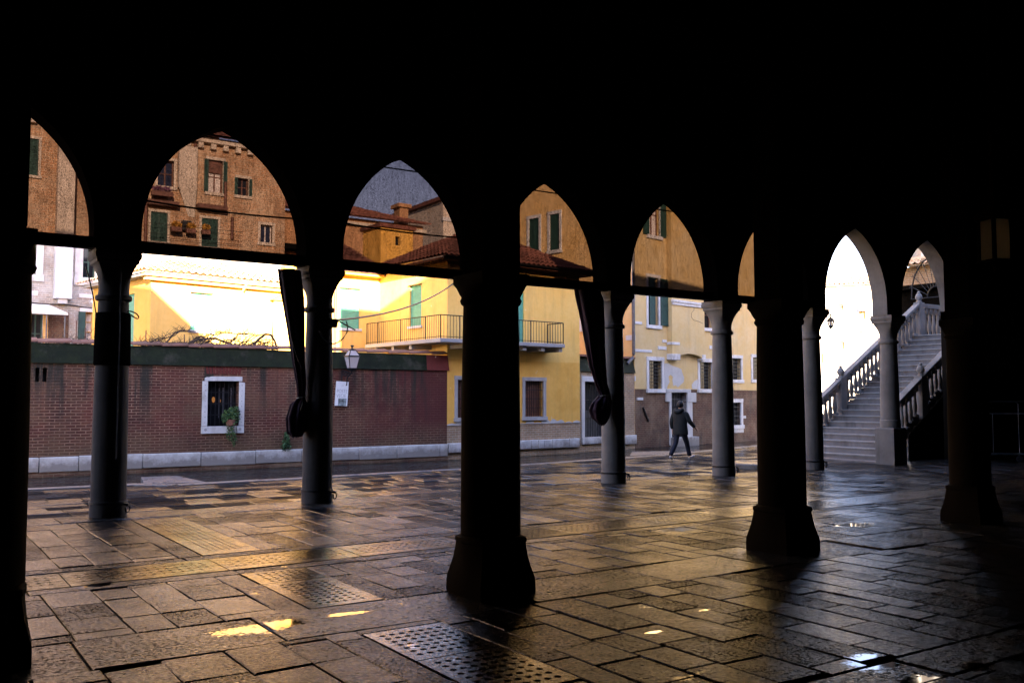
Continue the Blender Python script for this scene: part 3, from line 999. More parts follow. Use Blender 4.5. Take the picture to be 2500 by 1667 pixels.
def window(root, fac, h, frame=None, fmat='white_stone', pane='dark_glass', mull='brown_timber', mv=1, mh=1, bars=None, shut=None, shmat='dark_shutter', depth=.2, sill=True, bottom=None, name='window', roller=None, bmat='dark_iron'):
    """h = (s0,s1,z0,z1) hole; returns the hole"""
    a, b_, c, d = h
    m = MB().quad((a, depth, c), (b_, depth, c), (b_, depth, d), (a, depth, d))
    win = m.build(name, pane, root, fac)
    if mull:
        f = MB()
        t = .045
        f.box(a, a + t, depth - .05, depth - .004, c, d)
        f.box(b_ - t, b_, depth - .05, depth - .004, c, d)
        f.box(a + t, b_ - t, depth - .05, depth - .004, d - t, d)
        f.box(a + t, b_ - t, depth - .05, depth - .004, c, c + t)
        for k in range(mv):
            x = a + (b_ - a) * (k + 1) / (mv + 1)
            f.box(x - t * .6, x + t * .6, depth - .046, depth - .005, c + t, d - t)
        for k in range(mh):
            z = c + (d - c) * (k + 1) / (mh + 1)
            f.box(a + t, b_ - t, depth - .040, depth - .006, z - .02, z + .02)
        f.build('sash', mull, win)
    if frame:
        frame_mb(h, frame, sill=sill, bottom=bottom).build('stone_frame', fmat, win, bevel=.008)
    if bars:
        bars_mb(h, *bars).build('bars', bmat, win)
    if shut:
        for side in shut:
            wd = (b_ - a) / 2
            if side == 'L': q = (a - wd - .02, a - .02)
            if side == 'R': q = (b_ + .02, b_ + wd + .02)
            if side == 'C': q = (a + .01, (a + b_) / 2 - .004)
            if side == 'D': q = ((a + b_) / 2 + .004, b_ - .01)
            yy = -.045 if side in 'LR' else .05
            louvre_mb(q[0], q[1], c, d, yy).build('shutter', shmat, win)
    if roller:
        louvre_mb(a + .005, b_ - .005, c + (d - c) * roller[0], d, .09).build('roller_blind', roller[1], win)
    return h
def tile_roof(m, s0, s1, y0, z0, y1, z1, pitch=.22, rows=10, t0=None, t1=None):
    """barrel tile surface from the eave (y0,z0) up to the ridge (y1,z1); t0/t1 = ridge ends"""
    t0 = s0 if t0 is None else t0
    t1 = s1 if t1 is None else t1
    n = max(6, int((s1 - s0) / pitch) * 6)
    amp = pitch * .28
    for r_ in range(rows):
        o = len(m.v)
        for e in (0, 1):
            f = (r_ + e) / rows
            a, b_ = s0 + (t0 - s0) * f, s1 + (t1 - s1) * f
            for k in range(n + 1):
                x = a + (b_ - a) * k / n
                ph = (x / pitch) % 1.0
                hh = amp * (math.sin(math.pi * ph * 2) * .5 + .5)
                jit = .012 * math.sin(int(x / pitch) * 12.9 + r_ * 7.3)
                m.v.append((x, y0 + (y1 - y0) * f, z0 + (z1 - z0) * f + hh + (.03 if e == 0 else 0) + jit))
        for k in range(n):
            m.f.append((o + k, o + k + 1, o + n + 2 + k, o + n + 1 + k))
    # closed underside and front
    m.quad((s0, y0, z0 - .02), (t0, y1, z1 - .02), (t1, y1, z1 - .02), (s1, y0, z0 - .02))
    return m
def gutter(fac, root, s0, s1, y, z, mat='grey_iron', r=.07):
    m = MB()
    n = 8
    for e, x in enumerate((s0, s1)):
        for k in range(n + 1):
            t = math.pi * k / n
            m.v.append((x, y - r * math.cos(t), z - r * math.sin(t)))
    for k in range(n):
        m.f.append((k, k + 1, n + 2 + k, n + 1 + k))
    return m.build('gutter', mat, root, fac, fix=False)
def pipe(fac, root, pts, r=.05, mat='grey_iron', name='downpipe'):
    return MB().tube(pts, r, 10).build(name, mat, root, fac, smooth=True)

# ------------------------------------------------------------------ garden wall on the far bank
FR = Fac((0, 28.7), 0)
cs, _ = FR.V(1027, 900)
wroot = empty('garden_wall', (0, 28.7, 0), 0, 'long weathered red brick garden wall with a mossy top along the canal', 'wall')
zt = FR.V(560, 842)[1]
zc = zt + .55
hw_ = FR.rect(303, 262, 800, 980, 'W')
hole_w = (*hw_[:2], FR.V(550, 980, 'W')[1], FR.V(550, 262, 'W')[1])
hv1 = FR.rect(245, 420, 275, 518, 'E')
hv2 = FR.rect(296, 420, 327, 518, 'E')
m = wall_holes(MB(), -14, cs, -.0, zt, [hole_w, hv1, hv2], .3)
m.quad((-14, .45, 0), (-14, .45, zt), (cs, .45, zt), (cs, .45, 0))
m.build('wall', 'red_brick', wroot, FR)
for h in (hv1, hv2):
    MB().quad((h[0], .29, h[2]), (h[1], .29, h[2]), (h[1], .29, h[3]), (h[0], .29, h[3])).build('vent_slot', 'black_void', wroot, FR)
# mossy sloping top and tiles
cq = FR.V(1225, 250, 'F')[0]
MB().add([(-14, -.07, zt), (cq, -.07, zt), (cq, .0, zc), (-14, .0, zc), (-14, .5, zt), (cq, .5, zt), (cq, .45, zc), (-14, .45, zc)],
         [(0, 1, 2, 3), (4, 7, 6, 5), (3, 2, 6, 7), (0, 4, 5, 1), (1, 5, 6, 2), (0, 3, 7, 4)]).build('moss_band', 'moss_render', wroot, FR)
MB().add([(cq + .002, -.072, zt), (cs + .05, -.072, zt), (cs + .02, .0, zc), (cq + .002, .0, zc), (cq + .002, .5, zt), (cs + .05, .5, zt), (cs + .02, .45, zc), (cq + .002, .45, zc)],
         [(0, 1, 2, 3), (4, 7, 6, 5), (3, 2, 6, 7), (0, 4, 5, 1), (1, 5, 6, 2), (0, 3, 7, 4)]).build('end_cap', 'red_plaster', wroot, FR)
m = MB()
x = -14
while x < cs - .1:
    l = min(rnd.uniform(.75, .95), cs - .02 - x)
    z = zc + rnd.uniform(0, .012)
    m.add([(x, -.06, z), (x + l - .008, -.06, z + .03), (x + l - .008, .22, z + .12), (x, .22, z + .09), (x, -.06, z + .04), (x + l - .008, -.06, z + .075), (x + l - .008, .22, z + .165), (x, .22, z + .13)],
          [(3, 2, 1, 0), (4, 5, 6, 7), (0, 1, 5, 4), (1, 2, 6, 5), (2, 3, 7, 6), (3, 0, 4, 7)])
    x += l
m.build('coping', 'coping_tile', wroot, FR)
# stone foot course and wet brick below
def course(root, fac, s0, s1, zlo, zhi, proud=.10, l0=.5, l1=2.0, name='stone_course', mat='white_stone'):
    m = MB()
    x = s0
    while x < s1 - .02:
        l = min(rnd.uniform(l0, l1), s1 - x)
        if s1 - x - l < .25: l = s1 - x
        dy = rnd.uniform(-.012, .012)
        m.box(x + .007, x + l - .007, -proud + dy, .05, zlo + rnd.uniform(0, .02), zhi + rnd.uniform(-.015, .015))
        x += l
    return m.build(name, mat, root, fac, bevel=.02)
zlo, zhi = FR.V(400, 1073)[1], FR.V(400, 1041)[1]
course(wroot, FR, -14, cs, zlo, zhi + .02)
MB().box(-14, cs, -.07, .45, -2, zlo).build('wall_foot', 'brown_brick', wroot, FR)
# its window
wn = MB().quad((hole_w[0], .29, hole_w[2]), (hole_w[1], .29, hole_w[2]), (hole_w[1], .29, hole_w[3]), (hole_w[0], .29, hole_w[3])).build('window', 'dark_glass', wroot, FR)
a, b_, c, d = hole_w
f = MB()
f.poly([(a - .17, c + .01), (a - .005, c + .01), (a - .003, d), (a - .17, d - .01), (a - .165, (c + d) / 2)], -.05, .1)
f.poly([(b_ + .003, c + .01), (b_ + .17, c + .01), (b_ + .18, d - .05), (b_ + .003, d - .02)], -.05, .1)
f.poly([(a - .10, d), (b_ + .09, d), (b_ + .09, d + .14), (a + .1, d + .135), (a + .02, d + .11), (a - .02, d + .12), (a - .10, d + .09)], -.055, .1)
f.poly([(a - .18, c - .22), (b_ + .17, c - .22), (b_ + .17, c), (a - .18, c)], -.06, .1)
f.build('stone_frame', 'white_stone', wn, bevel=.01)
pits = MB()
for sx in (a - .085, b_ + .085):
    for k in range(8):
        z = c + .12 + (d - c - .25) * k / 7
        pits.tube([(sx + rnd.uniform(-.01, .01), -.054, z), (sx, -.03, z)], rnd.uniform(.011, .022), 8)
for sx in (a - .06, b_ + .04):
    pits.tube([(sx, -.064, c - .1), (sx, -.04, c - .1)], .045, 10)
pits.build('bar_sockets', 'grey_stone', wn)
bars_mb(hole_w, 6, 3, .012, .12).build('bars', 'dark_iron', wn)
cu = MB()
for q in (.46, .58, .84):
    x = a + (b_ - a) * q
    cu.box(x - .02, x + .02, .27, .285, c + .25, d - .2)
cu.build('inner_frame', 'grey_iron', wn)
cu = MB()
cu.lathe([(.01, 0), (.05, .03), (.07, .12), (.03, .2)], n=12)
for q, s in ((.27, .75), (.48, .45)):
    mm = MB()
    mm.v = [(v[0] * s + a + (b_ - a) * q, v[1] * .1 + .275, v[2] * s * 1.2 + c + (d - c) * .52) for v in cu.v]
    mm.f = list(cu.f)
    mm.build('lit_lamp', 'lit_room_lamp', wn)
# brick flat arch above the window
m = MB()
for k in range(11):
    x0 = a - .05 + (b_ - a + .1) * k / 11
    t0 = (k - 5) * .008
    m.poly([(x0 + .01, d + .22), (x0 + .085, d + .22), (x0 + .085 + t0, d + .44), (x0 + .01 + t0, d + .44)], -.012, .02)
m.build('brick_arch', 'red_plaster', wroot, FR)

# leaves
def leaves(m, cx, cy_, cz, rx, ry, rz, n, size, droop=0):
    for _ in range(n):
        while True:
            u = Vector((rnd.uniform(-1, 1), rnd.uniform(-1, 1), rnd.uniform(-1, 1)))
            if u.length < 1: break
        p = Vector((cx + u.x * rx, cy_ + u.y * ry, cz + u.z * rz))
        s = size * rnd.uniform(.6, 1.3)
        d = Vector((rnd.uniform(-1, 1), rnd.uniform(-1, 1), rnd.uniform(-1, .4))).normalized()
        e = d.cross(Vector((rnd.uniform(-1, 1), rnd.uniform(-1, 1), rnd.uniform(-1, 1)))).normalized()
        m.add([p - d * s, p + e * s * .5, p + d * s, p - e * s * .5], [(0, 1, 2, 3)])
p_ = FR.V(655, 930, 'W')
r = empty('window_plant', (p_[0], 28.62, hole_w[2] + .0), 0, 'trailing green plant in a pot behind the bars of the wall window', 'plant')
MB().lathe([(.09, 0), (.12, .02), (.15, .2), (.14, .2)], n=16).build('pot', 'terracotta_pot', r)
for k, (mt, n) in enumerate((('leaf', 420), ('pale_leaf', 240))):
    m = MB()
    leaves(m, 0, -.02, .30, .30, .12, .30, n // 2, .045)
    leaves(m, .12, -.03, .42, .18, .1, .22, n // 4, .045)
    leaves(m, 0, -.10, -.16, .17, .04, .30, n // 3, .035)
    leaves(m, .10, -.10, -.42, .10, .03, .22, n // 6, .03)
    m.build('foliage' if k == 0 else 'pale_foliage', mt, r, fix=False)
m = MB()
for k in range(12):
    x = rnd.uniform(-.15, .25)
    m.tube([(x * .4, 0, .18), (x * .8, -.1, .05), (x, -.10, -.3 - rnd.random() * .3)], .004, 4)
m.build('stems', 'bark', r)
p_ = FR.V(1545, 1370, 'W')
r = empty('wall_bush', (p_[0], 28.62, p_[1]), 0, 'small dark green bush growing on the stone foot of the garden wall', 'bush')
m = MB()
for k in range(7):
    f = k / 6
    leaves(m, 0, 0, .05 + .5 * f, .20 * (1 - f * .75), .1, .07, 60, .04)
m.build('foliage', 'leaf', r, fix=False)
MB().tube([(0, 0, -.02), (.01, 0, .3), (0, 0, .55)], .008, 5).build('stem', 'bark', r)
# vines along the wall top
for nm, x0, x1, dens, lab in (('vine', 305, 645, 62, 'tangle of bare twisted vine stems along the top of the garden wall'),
                              ('vine', 70, 215, 10, 'thin bare vine twigs on the wall top at the far left')):
    s0, s1 = FR.V(x0, 790)[0], FR.V(x1, 790)[0]
    r = empty(nm, (s0, 29.0, zc), 0, lab, 'vine')
    m = MB()
    L = s1 - s0
    for k in range(dens):
        x = rnd.uniform(0, L * .9)
        y = rnd.uniform(-.25, .4)
        z = .06
        thick = rnd.uniform(.008, .035) if dens > 20 else rnd.uniform(.006, .012)
        pts = [(x, y, z)]
        ang = rnd.uniform(-.6, .9)
        for q in range(rnd.randint(7, 15)):
            ang += rnd.uniform(-.6, .6)
            ang *= .85
            x += .13 * math.cos(ang)
            z = max(.02, min(.52, z + .13 * math.sin(ang)))
            y += rnd.uniform(-.05, .05)
            if x > L: break
            pts.append((x, y, z))
        if len(pts) > 3:
            m.tube(pts, [thick * (1 - .7 * q / len(pts)) for q in range(len(pts))], 5)
            for q in range(len(pts)):
                for _ in range(2):
                    if rnd.random() < .6:
                        e = Vector(pts[q])
                        d1 = Vector((rnd.uniform(-.3, .3), rnd.uniform(-.1, .1), rnd.uniform(-.05, .3)))
                        m.tube([e, e + d1 * .5 + Vector((0, 0, .02)), e + d1], [.006, .005, .002], 4)
    if dens > 20:
        m.tube([(L * .75, 0, .05), (L * .82, 0, .12), (L * .86, 0, .34), (L * .91, 0, .52), (L * .95, 0, .50), (L * .98, 0, .30), (L, 0, .02)], [.05, .05, .045, .04, .038, .035, .03], 7)
        m.tube([(L * .35, 0, .1), (L * .45, 0, .28), (L * .55, 0, .33), (L * .65, 0, .18), (L * .75, 0, .05)], .035, 7)
    m.build('stems', 'bark', r, fix=False)
    for f in ((.1, .5), (.35, .42), (.62, .36), (.97, .95)) if dens > 20 else ((.9, .5), (.75, .7)):
        MB().tube([(L * f[0], .1, -.1), (L * f[0], .1, f[1])], .016, 6).build('stake', 'brown_timber', r)

# wall lantern and signboard
def lantern(root, w_top, w_bot, h, h_roof, glassmat, n=6, iron='dark_iron', k_=1., cap=False):
    """a tapering glazed lantern standing at the root's origin (its foot)"""
    fr = MB()
    gl = []
    def pt(k, wv, z): 
        a = 2 * math.pi * k / n + math.pi / n
        return Vector((wv * math.cos(a), wv * math.sin(a), z))
    for k in range(n):
        fr.tube([pt(k, w_bot, 0), pt(k, w_top, h)], .016 * k_, 5)
        fr.tube([pt(k, w_top, h), pt(k, w_top * .45, h + h_roof)], .014 * k_, 5)
        fr.tube([pt(k, w_bot, 0), pt(k + 1, w_bot, 0)], .02 * k_, 5)
        fr.tube([pt(k, w_top, h), pt(k + 1, w_top, h)], .02 * k_, 5)
        fr.tube([pt(k, w_top * .45, h + h_roof), pt(k + 1, w_top * .45, h + h_roof)], .014 * k_, 5)
    if cap:
        fr.lathe([(w_top * 1.12, h), (w_top * 1.12, h + .02), (w_top * .4, h + h_roof)], n=n, rot=math.pi / n)
    z = h + h_roof
    fr.lathe([(w_top * .45, z), (w_top * .4, z + .03), (.03, z + .06), (.025, z + .1), (.06, z + .13), (.05, z + .16), (.01, z + .17)], n=14)
    fr.lathe([(w_bot, -.02), (w_bot * .8, -.05), (.03, -.09), (.02, -.14)], n=14)
    fr.build('frame', iron, root)
    g = MB()
    for k in range(n):
        g.quad(pt(k, w_bot * .97, .01), pt(k + 1, w_bot * .97, .01), pt(k + 1, w_top * .97, h), pt(k, w_top * .97, h))
        g.quad(pt(k, w_top * .97, h), pt(k + 1, w_top * .97, h), pt(k + 1, w_top * .43, z), pt(k, w_top * .43, z))
    g.build('panes', glassmat, root)
    MB().lathe([(.02, 0), (.05, .05), (.045, .08), (.02, .11), (.02, .2), (.05, .26), (.03, .34), (.01, .36)], n=12).build('bulb_holder', 'pale_board', root)
bx, bz = FR.V(690, 605, 'S', .55)
r = empty('wall_lantern', (bx, 28.15, bz), 0, 'glazed street lantern on a curly iron bracket above the white signboard', 'lantern')
w1 = FR.rect(550, 345, 880, 346, 'S', .55)
wt = (w1[1] - w1[0]) / 2
ht = FR.V(700, 345, 'S', .55)[1] - bz
lantern(r, wt, wt * .62, ht, ht * .5, 'lamp_pane', 4)
m = MB()
e = Vector((0, 0, -.14))
wall_pt = Vector((FR.V(470, 640, 'S')[0] - bx, .52, FR.V(470, 640, 'S')[1] - bz))
m.tube([wall_pt, wall_pt.lerp(e, .5) + Vector((0, 0, -.02)), e + Vector((0, 0, -.03)), e], .02, 6)
lo = wall_pt + Vector((0, 0, -.55))
m.tube([wall_pt + Vector((0, 0, .05)), lo], .018, 6)
m.tube([lo, lo + Vector((.12, -.12, .05)), wall_pt.lerp(e, .55) + Vector((0, 0, -.2)), wall_pt.lerp(e, .9) + Vector((0, 0, -.05))], .017, 6)
for k in range(3):
    c0 = wall_pt.lerp(e, .12 + .26 * k) + Vector((0, 0, -.12))
    m.tube([c0 + (e - wall_pt).normalized() * (.09 - .01 * k) * math.cos(t) * (1 - t / 9) + Vector((0, 0, .09 * math.sin(t) * (1 - t / 9))) for t in [q * .6 for q in range(13)]], .011, 5)
m.build('bracket', 'dark_iron', r)
sgn = Fac((0, 28.58), 0)
q = [sgn.V(358, 873, 'S'), sgn.V(620, 890, 'S'), sgn.V(583, 1410, 'S'), sgn.V(322, 1392, 'S')]
r = empty('signboard', (q[3][0], 28.58, q[3][1]), 0, 'white hanging signboard with faint lettering and a small picture below the lantern', 'sign')
lx, lz = q[3]
m = MB().poly([(a_ - lx, b__ - lz) for a_, b__ in q], -.02, .02)
m.build('board', 'white_board', r, bevel=.004)
pq = [sgn.V(395, 1238, 'S'), sgn.V(568, 1242, 'S'), sgn.V(556, 1398, 'S'), sgn.V(385, 1392, 'S')]
MB().poly([(a_ - lx, b__ - lz) for a_, b__ in pq], -.027, -.021).build('picture', 'photo_print', r)
MB().tube([(sgn.V(455, 880, 'S')[0] - lx, -.01, sgn.V(455, 880, 'S')[1] - lz), (sgn.V(462, 640, 'S')[0] - lx, .05, sgn.V(462, 640, 'S')[1] - lz)], .006, 5).build('wire', 'cord_black', r)
def text(body, size, loc, mat, parent, rot=(R(90), 0, 0), name='lettering'):
    cu = bpy.data.curves.new(name, 'FONT')
    cu.body = body
    cu.size = size
    cu.extrude = .001
    o = bpy.data.objects.new(name, cu)
    COL.objects.link(o)
    bpy.context.view_layer.update()
    me = bpy.data.meshes.new_from_object(o.evaluated_get(bpy.context.evaluated_depsgraph_get()))
    bpy.data.objects.remove(o)
    me.materials.clear()
    me.materials.append(M[mat])
    o = bpy.data.objects.new(name, me)
    COL.objects.link(o)
    o.parent = parent
    o.location = loc
    o.rotation_euler = rot
    return o
for body, zx, zy, hh in (('POSTE', 358, 1115, .8), ('VECIE', 352, 1215, .8)):
    p0, p1 = sgn.V(zx, zy, 'S'), sgn.V(zx, zy - 75, 'S')
    o = text(body, (p1[1] - p0[1]) / .72, (p0[0] - lx, -.024, p0[1] - lz), 'sign_ink', r, (R(90), R(2), 0))
    o.scale.x = .82
m = MB()
for k in range(3):
    p0 = sgn.V(470 + 18 * k, 985, 'S')
    m.tube([(p0[0] - lx, -.024, p0[1] - lz), (p0[0] - lx + .004, -.024, p0[1] - lz + .05)], .004, 5)
m.build('arrow_mark', 'sign_ink', r)

# ------------------------------------------------------------------ the yellow house on the canal
C0 = Vector((cs, 28.7))
FB = Fac(C0, 5)
LB = FB.V(1332, 950)[0]
hroot = empty('yellow_house', (C0.x, C0.y, 0), R(5), 'yellow plastered canal house with a wrap-around balcony and barred windows', 'house')
PM[hroot.name] = FB.mat()
ZE = FB.V(640, 745, 'C', .45)[1]
ZB = FB.V(400, 950, 'G')[1]           # plaster starts here, brick below
ZS1, ZS0 = FB.V(300, 1065, 'G')[1], FB.V(300, 1130, 'G')[1]
w_r = FB.rect(232, 655, 360, 903, 'G')
w_l = (FB.V(1463, 560, 'F')[0], FB.V(1463, 560, 'F')[0] + .72, w_r[2], w_r[3])
dr = FB.rect(1183, 640, 1204, 790)
zbal = FB.V(1240, 792)[1]
door = (dr[1] - .95, dr[1], zbal + .02, FB.V(1195, 640)[1])
w_r = window(hroot, FB, w_r, .13, 'grey_stone', 'brown_timber', None, bars=(9, 3))
w_l = window(hroot, FB, w_l, .13, 'grey_stone', 'brown_timber', None, bars=(9, 3))
door = window(hroot, FB, door, None, roller=(0., 'green_shutter'), name='balcony_door', mull=None)
ZM = FB.V(300, 520, 'G')[1]
wall_holes(MB(), 0, LB, ZB, ZM, [w_r, w_l]).build('lower_wall', 'ochre_plaster', hroot, FB)
m = wall_holes(MB(), 0, LB, ZM, ZE, [door])
m.quad((LB, 0, ZB), (LB, 6, ZB), (LB, 6, ZE), (LB, 0, ZE))
m.build('upper_wall', 'yellow_plaster', hroot, FB)
MB().box(0.0, LB, .02, .3, -2, ZB).build('brick_foot', 'tan_brick', hroot, FB)
course(hroot, FB, .02, LB - .1, ZS0, ZS1, .1, .3, 1.1)
m = MB()
for k in range(16):   # ragged rim where the plaster has come away
    x = LB * k / 16
    hgt = rnd.uniform(.03, .2)
    m.poly([(x, ZB - .0), (x + LB / 16, ZB), (x + LB / 16 + rnd.uniform(-.1, .1), ZB + hgt * .6), (x + LB / 32, ZB + hgt), (x + rnd.uniform(-.05, .05), ZB + hgt * .5)], -.014 - .0015 * (k % 2), .01)
m.build('bare_patch', 'grey_plaster', hroot, FB)
# side face (towards the garden)
SL = 4.7
back = C0 + Vector((math.cos(R(95)), math.sin(R(95)))) * SL
FS = Fac(back, -85)
wsd = FS.rect(915, 900, 990, 1165, 'B')
wsd = (*wsd[:2], FS.V(950, 1165, 'B')[1], FS.V(950, 905, 'B')[1])
window(hroot, FS, wsd, None, roller=(0., 'green_shutter'), mull=None, sill=False)
wall_holes(MB(), 0, SL, 0, ZE, [wsd]).build('side_wall', 'yellow_plaster', hroot, FS)
MB().box(wsd[0] - .06, wsd[1] + .06, -.07, .0, wsd[2] - .09, wsd[2]).build('sill', 'white_stone', hroot, FS)
MB().box(wsd[0] - .03, wsd[1] + .03, -.06, .0, wsd[3], wsd[3] + .03).build('drip_lip', 'brown_timber', hroot, FS)
# hipped roof
OV = .5
a0, a1, d0, d1 = -OV, LB + OV, -OV, SL + OV
rz = ZE + 1.55
mid = (d0 + d1) / 2
m = MB()
tile_roof(m, a0, a1, d0, ZE + .05, mid, rz, .24, 9, a0 + (mid - d0), a1 - (mid - d0))
m.build('roof', 'roof_tile', hroot, FB, fix=False)
FS2 = Fac(C0 + FB.d * a0 + FB.n * d1, -85)
tile_roof(MB(), 0, d1 - d0, 0, ZE + .05, mid - d0, rz, .24, 9, mid - d0, mid - d0 + .01).build('roof', 'roof_tile', hroot, FS2, fix=False)
FS3 = Fac(C0 + FB.d * a1 + FB.n * d0, 95)
tile_roof(MB(), 0, d1 - d0, 0, ZE + .05, mid - d0, rz, .24, 9, mid - d0, mid - d0 + .01).build('roof', 'roof_tile', hroot, FS3, fix=False)
MB().box(a0 + .02, a1 - .02, d0 + .02, d1 - .02, ZE - .08, ZE).build('soffit', 'brown_timber', hroot, FB)
gutter(FB, hroot, a0 - .05, a1 + .05, d0 - .06, ZE + .04, 'dark_iron')
# wrap-around balcony
BO = 1.0
zb0 = zbal - .14
bal_s1 = FB.V(1298, 800, None, BO)[0]
bal = MB()
bal.slab([(-BO, -BO), (bal_s1, -BO), (bal_s1, 0), (-.0, 0), (-.0, SL - .6), (-BO, SL - .6)], zb0, zbal)
br_ = bal.build('balcony', 'grey_stone', hroot, FB, bevel=.015)
for x in [.1 + .9 * k for k in range(int(bal_s1 / .9) + 1)]:
    MB().box(x, x + .16, -BO + .12, 0, zb0 - .16, zb0).build('bracket', 'grey_stone', br_)
for y in (1.0, 2.2, 3.4):
    MB().box(-BO + .12, 0, y, y + .16, zb0 - .16, zb0).build('bracket', 'grey_stone', br_)
rl = MB()
rh = FB.V(1240, 738, None, BO)[1]
def railrun(p, q, step=.135):
    p, q = Vector(p), Vector(q)
    L = (q - p).length
    n = int(L / step)
    for k in range(n + 1):
        c = p.lerp(q, k / n)
        big = k in (0, n) or k % 12 == 6
        rr = .022 if big else .0085
        rl.tube([(c.x, c.y, zbal - .05), (c.x, c.y, rh)], rr, 5)
    for z in (rh, zbal + .06):
        rl.tube([(p.x, p.y, z), (q.x, q.y, z)], .019 if z == rh else .012, 6)
e = .05
railrun((-BO + e, SL - .65), (-BO + e, -BO + e))
railrun((-BO + e, -BO + e), (bal_s1 - e, -BO + e))
railrun((bal_s1 - e, -BO + e), (bal_s1 - e, -.05))
rl.build('railing', 'dark_iron', br_)

# ------------------------------------------------------------------ yellow villa behind the garden wall
FVB = Fac(back, 4)                     # its right wing meets the canal house
sL = FVB.V(648, 720)[0]
pl = Vector(FVB.xy(sL))
FVL0 = Fac(pl, 11)
tL = FVL0.V(345, 720)[0]
pL = Vector(FVL0.xy(tL))
FVL = Fac(pL, 11)
LV = -tL
vroot = empty('yellow_villa', (pL.x, pL.y, 0), R(11), 'yellow villa with a tiled roof and green roller blinds behind the garden wall', 'house')
PM[vroot.name] = FVL.mat()
ZV = FVL.V(1250, 1135, 'A')[1]
v1 = FVL.rect(1215, 1218, 1350, 1455, 'A')
v1 = (*v1[:2], FVL.V(1280, 1455, 'A')[1], FVL.V(1280, 1218, 'A')[1])
window(vroot, FVL, v1, None, roller=(0., 'green_shutter'), mull=None)
MB().box(v1[0] - .08, v1[1] + .08, -.06, 0, v1[2] - .09, v1[2]).build('sill', 'white_stone', vroot, FVL)
MB().box(v1[0] - .02, v1[1] + .02, -.04, 0, v1[3], v1[3] + .025).build('drip_lip', 'brown_timber', vroot, FVL)
wall_holes(MB(), 0, LV, 0, ZV, [v1]).build('front_wall', 'yellow_plaster', vroot, FVL)
# left side face
FVS = Fac(pL + Vector((math.cos(R(101)), math.sin(R(101)))) * 5.0, -79)
vs_ = FVS.rect(821, 1220, 855, 1525, 'A')
vs_ = (vs_[1] - .95, vs_[1], FVS.V(838, 1525, 'A')[1] - .3, FVS.V(838, 1222, 'A')[1])
window(vroot, FVS, vs_, None, roller=(0., 'green_shutter'), mull=None)
wall_holes(MB(), 0, 5.0, 0, ZV, [vs_]).build('side_wall', 'ochre_plaster', vroot, FVS)
# right wing
ZV2 = FVB.V(640, 845, 'B')[1]
v2 = FVB.rect(470, 925, 596, 1180, 'B')
v2 = (*v2[:2], FVB.V(530, 1180, 'B')[1], FVB.V(530, 927, 'B')[1])
window(vroot, FVB, v2, None, roller=(0., 'green_shutter'), mull=None)
MB().box(v2[0] - .08, v2[1] + .08, -.06, 0, v2[2] - .09, v2[2]).build('sill', 'white_stone', vroot, FVB)
MB().box(v2[0] - .02, v2[1] + .02, -.04, 0, v2[3], v2[3] + .025).build('drip_lip', 'brown_timber', vroot, FVB)
wall_holes(MB(), sL, 0, 0, ZV2, [v2]).build('wing_wall', 'yellow_plaster', vroot, FVB)
m = MB().box(-.35, LV + .3, -.35, .0, ZV - .02, ZV + .10)
m.box(-.25, LV + .2, -.22, .0, ZV - .14, ZV - .02)
m.build('cornice', 'peach_plaster', vroot, FVL)
m = MB().box(-.35, -.0, .0, 5.0, ZV - .02, ZV + .10)
m.build('side_cornice', 'grey_stone', vroot, FVL)
tile_roof(MB(), -.45, LV + .35, -.45, ZV + .12, 2.6, ZV + 1.05, .26, 9, 1.9, LV - .8).build('roof', 'pale_roof_tile', vroot, FVL, fix=False)
FVR = Fac(Vector(FVL.xy(-.45, 5.6)), -79)
tile_roof(MB(), 0, 6.05, 0, ZV + .12, 2.3, ZV + 1.05, .26, 8, 3.0, 3.1).build('roof', 'pale_roof_tile', vroot, FVR, fix=False)
tile_roof(MB(), sL + .2, .4, -.5, ZV2 + .05, 4.5, ZV2 + 2.1, .26, 12, sL + 3.6, .4).build('roof', 'roof_tile', vroot, FVB, fix=False)
MB().box(sL - .1, .3, -.42, .0, ZV2 - .06, ZV2 + .04).build('eave_board', 'ochre_plaster', vroot, FVB)
px = FVL.V(1541, 1300, 'A')[0]
pipe(FVL, vroot, [(px, -.30, ZV), (px, -.06, ZV - .3), (px, -.06, .5)], .055, 'peach_plaster')
px = FVB.V(435, 1150, 'B')[0]
pipe(FVB, vroot, [(px, -.06, ZV2), (px, -.06, .5)], .055, 'brown_timber')
# small gabled window bay at the junction
g0 = FVL.rect(1740, 1250, 1800, 1490, 'A')
MB().box(g0[0] - .02, g0[0] + .55, -.16, -.004, g0[2] - .4, g0[3] - .1).build('window_bay', 'peach_plaster', vroot, FVL)
MB().poly([(g0[0] - .16, g0[3] - .1), (g0[0] + .7, g0[3] - .1), (g0[0] + .27, g0[3] + .12)], -.26, -.004).build('pediment', 'ochre_plaster', vroot, FVL)

# dormer tower on the wing roof and red-roofed houses farther off
FD = Fac(FVB.xy(sL, 3.4), 4)
d0_ = FD.rect(730, 545, 935, 770, 'B')
r = empty('roof_turret', (*FD.xy(d0_[0]), ZV2), R(4), 'bright yellow roof turret with a small window above the dark red roofs', 'turret')
F2 = Fac(FD.xy(d0_[0]), 4)
PM[r.name] = Matrix.Translation((0, 0, ZV2)) @ F2.mat()
wd = d0_[1] - d0_[0]
hh = (.45 * wd, .60 * wd, d0_[3] - .75, d0_[3] - .35)
m = wall_holes(MB(), 0, wd, ZV2 - .4, d0_[3], [hh], .2)
shell(m, 0, wd, ZV2 - .4, d0_[3], 1.6)
m.build('wall', 'ochre_plaster', r, F2)
MB().quad((hh[0], .19, hh[2]), (hh[1], .19, hh[2]), (hh[1], .19, hh[3]), (hh[0], .19, hh[3])).build('window', 'dark_glass', r, F2)
